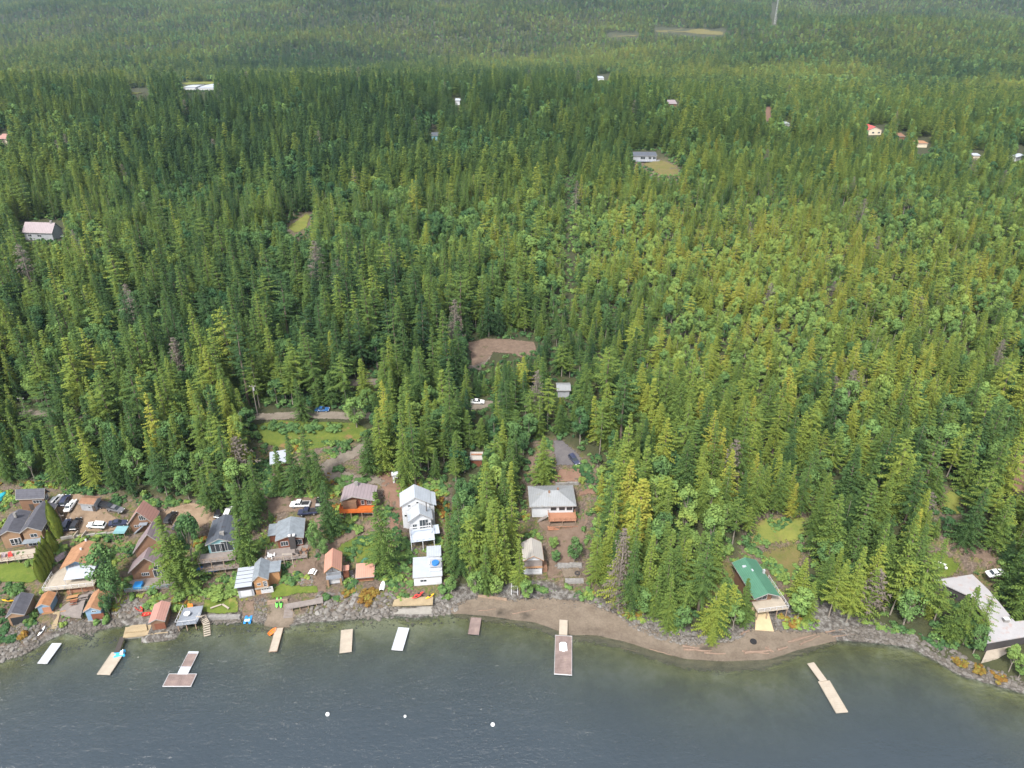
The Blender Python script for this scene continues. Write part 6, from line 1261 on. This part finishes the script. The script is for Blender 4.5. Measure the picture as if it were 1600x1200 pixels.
def height_for(p, vt):
    lo, hi = 0, 80
    for _ in range(30):
        m = (lo+hi)/2
        if proj(p.x, p.y, p.z+m)[1] > vt: lo = m
        else: hi = m
    return lo
def build_rocks():
    pts = []; sc = []; ti = []
    def belt(poly, n, s0, s1, t0, t1):
        us = [a for a, b in poly]; vs = [b for a, b in poly]; U = nrng.uniform(min(us), max(us), n*12); V = nrng.uniform(min(vs), max(vs), n*12)
        n = int(n*.6); k = in_poly(U, V, poly); U, V = U[k][:n], V[k][:n]; A = (U-800)/FPX; B = (V-600)/FPX; dy = CP-B*SP; dz = -SP-B*CP; z = np.zeros(len(U))
        for _ in range(4): tt = (z-CAMZ)/dz; x, y = A*tt, dy*tt; z = H(x, y)
        s = s0*.75+(s1*.58-s0*.75)*nrng.random(len(U))**3
        pts.extend(np.stack([x, y, z+s*.1], 1)); sc.extend(np.stack([s*nrng.uniform(.8, 1.5, len(s)), s*nrng.uniform(.7, 1.2, len(s)), s*nrng.uniform(.6, 1, len(s))], 1)); ti.extend(nrng.uniform(t0*.75, t1*.85, len(s)))
    belt([(965,962),(1000,970),(1050,988),(1100,1000),(1140,996),(1152,985),(1172,978),(1160,997),(1130,1003),(1080,1009),(1030,1000),(985,980)], 900, .25, .9, .5, 1)
    belt([(1205,972),(1250,975),(1270,985),(1230,986),(1208,984)], 160, .3, .9, .2, .7); belt([(1298,975),(1380,983),(1430,990),(1442,1005),(1420,1010),(1380,1004),(1320,998)], 700, .3, 1.1, .25, .85)
    belt([(1440,990),(1480,1008),(1530,1040),(1600,1060),(1640,1080),(1600,1078),(1555,1066),(1505,1052),(1462,1028),(1438,1008)], 700, .3, 1.2, .1, .8)
    belt([(500,925),(560,930),(610,925),(625,950),(615,966),(540,968),(470,972),(480,950)], 900, .25, 1.5, .45, 1); belt([(676,945),(712,938),(716,955),(690,962),(672,965)], 260, .3, 1.2, .5, 1)
    belt([(0,985),(30,965),(60,975),(62,1010),(40,1022),(0,1035),(-30,1040)], 750, .3, 1.3, .25, .95); belt([(95,980),(130,972),(165,975),(190,980),(190,975),(170,965),(155,985),(140,1000),(112,990)], 550, .25, 1.0, .1, .7); belt([(62,975),(125,965),(135,975),(120,985),(70,985)], 260, .25, .8, .4, 1)
    belt([(182,940),(212,935),(224,945),(222,958),(195,968),(175,960)], 350, .3, 1.2, .5, 1); belt([(316,964),(376,964),(376,976),(320,976)], 420, .3, .9, .2, .8); belt([(398,935),(418,935),(415,975),(396,975)], 260, .25, .7, .3, .8)
    belt([(645,848),(690,850),(690,860),(645,870),(640,860)], 150, .25, .8, .2, .7); belt([(868,882),(910,880),(912,888),(870,890)], 120, .3, .8, .4, .9); belt([(470,898),(490,900),(488,915),(466,912)], 70, .3, .8, .6, 1); belt([(700,940),(760,928),(830,938),(935,945),(960,958),(930,955),(800,945)], 160, .15, .45, .2, .7)
    belt([(418,802),(490,804),(490,812),(420,812)], 90, .2, .5, .3, .7); belt([(0,1035),(200,985),(440,980),(620,968),(720,962),(720,975),(620,980),(440,992),(200,1000),(60,1030)], 600, .2, .7, .1, .6)
    n = len(pts)
    scatter('shore_rocks', pts, sc, nrng.uniform(0, 6.28, n), ti, nrng.integers(0, 5, n), ROCKS, 'grey and pale boulders and riprap piled along the lake shore', 'rocks')
def build_cover():
    """weeds, ferns and low plants between the houses"""
    tuft = shrub_mesh(70, .5, 60); tuft2 = shrub_mesh(71, .5, 60)
    xs = nrng.uniform(-150, 150, 60000); ys = nrng.uniform(118, 260, 60000); z = H(xs, ys); u, v, d = proj(xs, ys, z)
    k = (in_poly(u, v, YARD) | in_poly(u, v, YARD2) | in_poly(u, v, KEEP[5]) | in_poly(u, v, KEEP[6]) | in_poly(u, v, KEEP[7]) | ((v > np.interp(u, [a for a, b in TREELINE], [b for a, b in TREELINE])-6) & (u > 930))) & (ys-shoreY(xs) > 4)
    for s in COVER_FREE: k &= ~in_poly(u, v, s)
    for (cx, cy, ux, uy, hw, hd, zz) in PADS:
        a = np.abs((xs-cx)*ux+(ys-cy)*uy)-hw; b = np.abs(-(xs-cx)*uy+(ys-cy)*ux)-hd; k &= ~((a < 0) & (b < 3))
    nz = fbm(xs/6., ys/6., 3); k &= nz > .43
    xs, ys, z, nz = xs[k], ys[k], z[k], nz[k]; n = len(xs); t = np.clip(.55+(fbm(xs/11.+4, ys/11.)-.5)*1.6+nrng.normal(0, .12, n), .1, 1); s = nrng.uniform(.5, 1.5, n)*np.clip((nz-.42)*9, .4, 1.3)
    scatter('ground_cover', np.stack([xs, ys, z-.05], 1), np.stack([s, s, s*.8], 1), nrng.uniform(0, 6.28, n), t, nrng.integers(0, 2, n), [tuft, tuft2], 'low weeds, ferns and rusty orange plants covering the banks between the houses', 'ground cover')
COVER_FREE = [[(686,958),(730,935),(760,921),(850,930),(925,938),(985,966),(1050,992),(1140,998),(1150,984),(1178,976),(1245,984),(1312,990),(1318,1006),(1130,1056),(868,1002)],
 [(88,772),(162,774),(205,815),(245,800),(300,783),(348,800),(352,812),(310,828),(196,822),(188,834),(96,840),(84,806)], [(402,990),(418,955),(424,934),(452,934),(466,962),(455,985)], [(375,975),(378,940),(398,934),(402,975)],
 [(317,936),(374,932),(374,959),(340,963),(316,958)], [(422,922),(438,912),(497,914),(499,928),(424,938)], [(-30,884),(25,877),(58,884),(63,905),(45,914),(-30,912)], [(412,790),(420,772),(510,780),(512,800),(505,835),(492,838),(490,806),(418,808)],
 [(862,688),(878,686),(912,716),(910,728),(868,730)], [(508,720),(560,700),(578,690),(580,752),(520,750)], [(588,732),(612,735),(628,790),(600,790)], [(1190,868),(1175,850),(1256,806),(1252,842),(1240,900)], [(1458,852),(1500,842),(1532,848),(1564,872),(1545,905),(1450,900),(1450,870)],
 [(1180,950),(1202,950),(1212,988),(1176,986)], [(92,962),(130,966),(152,908),(106,912)], [(840,815),(905,812),(900,870),(880,905),(855,905)], [(505,850),(592,810),(600,818),(515,870),(510,935),(495,935),(496,880)], [(70,915),(75,905),(152,898),(152,918)]]
# ---------------------------------------------------------------- trees and bushes placed one by one
def T(kind, u, v, vtop, rpx, tint, label, var=None, cat=None, group=None):
    p = at(u, v); h = height_for(p, vtop); d = proj(p.x, p.y, p.z)[2]; r = rpx/FPX*float(d)*(1.3 if kind in ('con', 'dead') else 1.05)
    nm = {'con': 'conifer_tree', 'broad': 'broadleaf_tree', 'dead': 'dead_tree', 'cedar': 'columnar_cedar'}[kind]
    o = place_tree(kind, p.x, p.y, p.z-.15, h, r, tint, nm, var=var)
    tag(o, label, cat or ('cedar' if kind == 'cedar' else 'tree'), group); return o
def S(u, v, rpx, tint, label, flat=1.0, name='shrub', cat='shrub', group='bushes around the lakeside yards'):
    p = at(u, v); d = float(proj(p.x, p.y, p.z)[2]); o = place_shrub(p.x, p.y, p.z, rpx/FPX*d, tint, name, flat); tag(o, label, cat, group)
def build_yard_trees():
    T('con',602,896,768,23,.42,'very tall spruce standing alone between the kayak shed and white house',0)
    T('con',518,840,752,17,.26,'tall dark spruce just left of the mauve-roofed house',1); T('con',466,772,676,17,.32,'tall dark conifer behind the white pickup, left of the pair',0); T('con',486,770,664,19,.34,'taller dark conifer behind the white pickup, right of the pair',3)
    T('con',442,762,694,14,.38,'mid-sized conifer right beside the white carport',2); T('con',504,775,700,12,.36,'slim conifer between the dark pair and the mauve-roofed house',4)
    T('con',283,916,806,26,.50,'left of two tall forked conifers before the plum-roofed house',3); T('con',292,914,832,24,.46,'right and lower of two conifers before the plum-roofed house',0)
    T('con',386,884,800,21,.42,'leafy conifer screening the right end of the stacked decks',0); T('con',376,812,742,15,.36,'conifer behind the dark metal-roofed house',2); T('con',398,830,750,15,.34,'dark conifer left of the grey-roofed bungalow',1); T('con',406,800,712,13,.36,'conifer between the carport and the bungalow yard',4)
    T('con',330,800,738,15,.36,'conifer at the dirt yard edge left of the dark metal roof',3); T('con',346,798,752,12,.4,'smaller conifer touching the rear of the dark metal roof',2)
    T('broad',303,886,790,19,.30,'dark broadleaf tree between the twin conifers and the stacked decks',1); T('broad',296,852,800,13,.36,'smaller dark tree behind the black cars',3)
    T('broad',170,920,850,25,.40,'large dark broadleaf tree right of the tan-roofed bungalow',0); T('broad',184,945,882,17,.34,'lower broadleaf tree between the blue boathouse and plum-roofed house',2); T('broad',172,962,925,10,.28,'small bluish tree against the blue boathouse',2)
    T('broad',496,866,814,12,.46,'round leafy tree at the right corner of the bungalow',2); T('broad',507,870,838,10,.44,'smaller tree right of the bungalow deck',0); T('con',424,815,796,5,.28,'tiny dark conifer behind the bungalow',2)
    T('con',850,756,679,17,.56,'bright conifer standing between two tracks behind the hip-roofed house',0); T('broad',897,878,840,13,.36,'dark round tree in the yard right of the cream-roofed boathouse',2); T('broad',864,858,838,9,.62,'small yellow-green bush tree above the cream-roofed boathouse',0); T('broad',868,880,858,8,.36,'small dark bush tree beside the back yard path',3)
    T('dead',965,948,824,17,.5,'tall bare grey-brown dead conifer at the top of the beach',0); T('con',946,905,768,14,.68,'tall yellow-green conifer left of the bare dead one',4); T('con',930,912,800,13,.58,'yellow-green conifer nearest the fire pit terrace',0); T('con',985,930,790,13,.5,'green conifer just right of the bare dead one',1)
    T('con',720,895,768,20,.30,'tall grey-green spruce right of the flat white-roofed cabin',0); T('con',742,905,820,14,.48,'mid-green conifer beside the grey-green spruce',2); T('con',776,915,806,9,.70,'slim yellow-green conifer in the shoreline grove',4); T('con',800,880,752,15,.62,'bright tall conifer left of the hip-roofed white house',0); T('con',812,930,842,13,.60,'bright conifer hugging the left of the cream-roofed boathouse',3)
    T('con',790,905,790,14,.56,'mid-green conifer behind the shoreline grove',2); T('con',760,925,850,13,.42,'low conifer at the grove edge facing the beach',2); T('con',704,890,800,12,.42,'narrow conifer at the left edge of the grove',4); T('broad',745,930,892,14,.56,'leafy broadleaf tree at the front of the shoreline grove',0); T('broad',775,930,900,12,.66,'bright leafy tree above the beach revetment',2); T('broad',822,938,905,12,.55,'leafy bush tree in front of the cream-roofed boathouse',3)
    T('broad',706,925,900,9,.48,'small leafy tree right of the flat-roofed cabin',2)
    T('con',1020,965,880,14,.46,'conifer above the riprap, first right of the dead one',2); T('broad',1005,962,915,16,.44,'rounded green tree above the riprap boulders',0); T('con',1042,985,895,14,.52,'conifer in the middle of the riprap bank',0); T('broad',1062,988,945,15,.40,'leafy tree low on the riprap bank',2); T('con',1120,990,895,16,.40,'dark conifer left of the boat ramp',0); T('broad',1145,985,935,15,.55,'leafy yellow-green tree beside the boat ramp',1); T('con',1158,975,905,12,.42,'narrow conifer touching the green-roofed house deck',4)
    T('con',1110,1010,975,9,.66,'small spiky yellow-green sapling on the riprap',3)
    T('con',1500,1003,915,19,.50,'big spreading conifer in front of the angular white house',3); T('con',1522,1008,916,14,.54,'tall conifer overlapping the white roof, right of the spreading one',5); T('con',1482,1000,925,17,.46,'conifer at the left corner of the angular white house',0); T('broad',1520,1022,975,14,.38,'dark leafy tree low in front of the white terrace',2)
    T('con',1592,968,835,24,.46,'large conifer behind the angular house at the right edge',0); T('con',1568,930,850,17,.38,'dark conifer right of the gravel yard',1); T('broad',1576,1050,1004,12,.66,'yellow-green small tree below the white terrace',1); T('broad',1590,1060,1030,10,.56,'small leafy tree at the right edge shoreline',3); T('con',1503,852,760,20,.26,'very dark spruce above the gravel yard',0); T('con',1545,865,775,20,.48,'broad conifer right of the very dark spruce',3); T('con',1440,960,840,18,.50,'tall conifer left of the angular white house',3); T('broad',1412,975,915,22,.46,'big leafy tree above the rocky shore near the right lawn',0)
    T('con',474,656,590,13,.34,'dark conifer in front of the gravel road, left of the blue car',0); T('con',520,632,578,14,.34,'dark conifer between the two roads above the blue car',1); T('con',500,636,590,12,.38,'mid-sized conifer left of the dark one between the roads',2); T('broad',558,668,618,17,.56,'pale green broadleaf tree at the right end of the gravel road',0)
    T('con',545,634,588,11,.32,'short dark conifer below the upper road',3); T('con',600,738,634,19,.60,'big yellow-green conifer behind the mauve-roofed house, right',0); T('con',578,742,672,16,.34,'dark conifer between driveway and the big yellow-green conifer',1); T('con',634,760,634,15,.50,'tall conifer behind the tall white house, left of its pair',4); T('con',650,762,628,15,.42,'tall darker conifer behind the tall white house, right of its pair',3)
    T('broad',575,640,606,12,.5,'rounded leafy tree between the two roads at their right end',2); T('con',705,712,560,16,.40,'very tall conifer rising in the middle of the grove',1)
    for i, (u, v, vt, r) in enumerate(((93,838,781,9),(86,862,826,8),(81,880,835,7),(77,889,844,7),(73,897,852,7),(69,903,862,7),(66,908,872,6))):
        T('cedar', u, v, vt+4, r*.9, .66, ('tallest columnar cedar, uphill end of the row','second columnar cedar of the row beside the tan house','third columnar cedar of the row, counting downhill','middle columnar cedar of the downhill row','fifth columnar cedar of the row, counting downhill','second lowest columnar cedar of the row','lowest columnar cedar of the row, nearest the lake')[i], group='row of columnar cedars by the tan house')
    for q in [(26,925,17,.42,'big round bush above the charcoal-roofed boathouse',.8),(50,880,11,.62,'yellow-green bush below the deck of the tan house',1),(34,872,10,.36,'dark bush under the left deck of the tan house',1),(3,822,12,.72,'pale flowering bush at the left edge',1),(48,968,12,.52,'bright green bush between the charcoal and orange-roofed boathouses',1),(70,925,6,.75,'small yellow bush above the little orange-roofed boathouse',1),
        (36,996,8,.95,'rusty yellow shrub growing on the left shore rocks',1.2),(345,928,22,.66,'bright lime bush along the back of the benched lawn',.6),(327,926,12,.62,'left part of the bright lime hedge by the lawn',.8),(362,926,12,.60,'right part of the bright lime hedge by the lawn',.8),(282,935,14,.60,'bright green bush below the twin conifers',1),(302,925,13,.56,'bush right of the bush below the twin conifers',1),(278,952,9,.58,'small bush behind the viewing deck railing',1),
        (320,905,9,.4,'dark bush beneath the stacked decks',1),(511,935,7,.36,'small round dark bush at the right end of the boardwalk',1.2),(456,908,6,.36,'round dark bush behind the flower bed lawn',1),(480,904,5,.78,'yellow bush among the garden rocks',1),(464,898,5,.1,'dark reddish bush in the garden soil',1),(548,876,6,.34,'dark round bush behind the stone steps',1),(575,933,20,.97,'rusty orange shrub patch below the kayak shed',.5),(545,925,12,.95,'orange shrub patch below the salmon boathouse',.5),
        (545,812,14,.64,'bright bushes below the orange deck, left clump',.6),(560,828,12,.62,'bright bushes beside the diagonal path, right clump',.6),(575,845,12,.7,'yellowish bushes beneath the diagonal path',.6),(532,825,9,.55,'green bush at the foot of the dark spruce',1),(432,772,13,.50,'clipped hedge beside the dirt yard',.7),(540,752,16,.42,'low dark hedge behind the mauve-roofed house',.5),(566,752,14,.42,'right half of the low hedge behind the mauve-roofed house',.5),
        (540,700,11,.40,'dark bush by the driveway bend',1),(518,695,8,.64,'bright bush at the left of the driveway bend',1),(530,735,10,.30,'low conifer-like bush inside the driveway curve',1),(432,625,22,.46,'big hedge of bushes right of the utility pole',.6),(470,628,16,.44,'second clump in the roadside hedge',.7),(425,668,15,.36,'dark bush left on the grassy slope',.7),(455,672,18,.34,'dark broad bush in the middle of the grassy slope',.6),(490,668,16,.38,'dark bush right on the grassy slope',.7),(520,670,14,.45,'bush at the right end of the slope',.8),
        (909,752,8,.80,'pale cream flowering bush behind the hip-roofed white house',1.1),(630,855,7,.5,'small bush below the tall white house',1),(690,925,9,.45,'bush right of the landing platform',1),(704,918,8,.5,'leafy bush at the foot of the flat-roofed cabin',1),(888,918,6,.55,'bush below the fire pit walls',1),(1195,850,10,.5,'bushes in the dry meadow above the green roof',.7),(1205,880,10,.6,'bush against the right side of the green-roofed house',1),(1222,905,11,.68,'yellow-green bush halfway along the green-roofed house',1),(1238,930,12,.62,'bush at the deck corner of the green-roofed house',1),
        (1560,1060,14,.95,'rusty orange shrubs along the right rocky shore',.6),(1500,1035,13,.92,'orange-brown shrubs on the point below the spreading conifer',.6),(1530,1048,13,.95,'rusty shrub patch below the terrace',.6),(1580,1022,8,.6,'light green bush beside the white terrace',1),(150,975,6,.55,'bush at the left foot of the blue boathouse',1),(165,970,9,.5,'bush at the right foot of the blue boathouse',1),(100,978,6,.7,'yellow-green bush on the rocks by the timber steps',1),(1130,860,16,.6,'bushes behind the green-roofed house',.8),(240,925,9,.4,'bush below the plum-roofed house deck',.8),(206,935,7,.5,'small bush above the pale rocks',1),(625,905,7,.6,'bush left of the flat-roofed cabin',1)]:
        S(*q[:5], flat=q[5])
LM = [('the parking yard',150,800),('the steep chalet',225,800),('the stacked-deck house',345,830),('the gravel road',470,640),('the white carport',435,715),('the mauve-roofed house',555,770),('the tall white house',650,800),('the turning loop',790,548),('the hip-roofed house',862,780),('the cream-roofed boathouse',832,870),('the asphalt driveway',895,716),
 ('the green-roofed house',1180,900),('the dry meadow',1215,830),('the angular white house',1530,940),('the gravel yard',1520,870),('the left road end',60,648),('the curved beach',1050,1000),('the grey forest cabin',880,605),('the striped-roof cabin',744,715),('the bare dead conifer',965,880),('the right clearing',1488,785),('the rocky right shore',1380,990),('the upper road',560,600)]
ORD = 'first second third fourth fifth sixth seventh eighth ninth tenth eleventh twelfth thirteenth fourteenth fifteenth sixteenth seventeenth eighteenth nineteenth twentieth'.split()
def label_trees():
    from collections import defaultdict
    G = defaultdict(list)
    for (o, k, h, t, u, v, _) in TREES:
        L_ = min(LM, key=lambda q: math.hypot(q[1]-u, (q[2]-v)*1.2)); du, dv = u-L_[1], v-L_[2]; D = math.hypot(du, dv)
        rel = ('behind' if dv < 0 else 'in front of') if abs(dv) > abs(du) else ('left of' if du < 0 else 'right of')
        if D > 110: rel = 'far '+rel if rel != 'in front of' else 'below'
        size = ('very tall' if h > 23 else 'tall' if h > 19 else 'medium-height' if h > 15 else 'short') if k != 'broad' else ('tall' if h > 14 else 'rounded' if h > 11.5 else 'small')
        colr = 'bare brown' if k == 'dead' else ('very dark' if t < .28 else 'dark green' if t < .42 else 'mid-green' if t < .56 else 'light green' if t < .68 else 'yellow-green')
        G[(size, colr, {'con': 'conifer', 'broad': 'broadleaf', 'dead': 'dead conifer'}[k], rel, L_[0])].append((u, o, k))
    for (size, colr, kd, rel, lm), it in G.items():
        it.sort(key=lambda q: q[0]); n = len(it)
        for i, (u, o, k) in enumerate(it):
            if n == 1: lab = f'{size} {colr} {kd} {rel} {lm}'
            elif i < 20: lab = (f'leftmost' if i == 0 else f'rightmost' if i == n-1 else f'{ORD[i]} from left')+f' of the {size} {colr} {kd}s {rel} {lm}'
            else: lab = f'{ORD[min(19, n-1-i)]} from right of the {size} {colr} {kd}s {rel} {lm}'
            if len(lab.split()) > 16: lab = lab.replace('medium-height ', '').replace('light green', 'pale').replace(' of the ', ' of ', 1)
            tag(o, lab, 'tree', {'con': 'conifers along the forest edge', 'broad': 'broadleaf trees along the forest edge', 'dead': 'dead conifers scattered through the forest'}[k])
# ---------------------------------------------------------------- assemble
build_land()
build_sheets()
build_houses()
build_props()
build_rocks()
build_yard_trees()
build_forest()
build_cover()
label_trees()
# the lake-valley air: far slopes fade a little towards blue
hz = MB(); hz.box(-4500, 4500, -1100, 5400, -70, 480)
ho = hz.build('haze', None); tag(ho, 'thin blue summer haze over the forest and far hillside', 'haze', kind='stuff')
hm = bpy.data.materials.new('haze_air'); hm.use_nodes = True; hn = hm.node_tree; hn.nodes.remove(hn.nodes['Principled BSDF'])
pv = hn.nodes.new('ShaderNodeVolumePrincipled'); pv.inputs['Color'].default_value = (.55, .76, 1.0, 1); pv.inputs['Density'].default_value = .00005; pv.inputs['Anisotropy'].default_value = .2
hn.links.new(pv.outputs[0], hn.nodes['Material Output'].inputs['Volume']); ho.data.materials.append(hm)
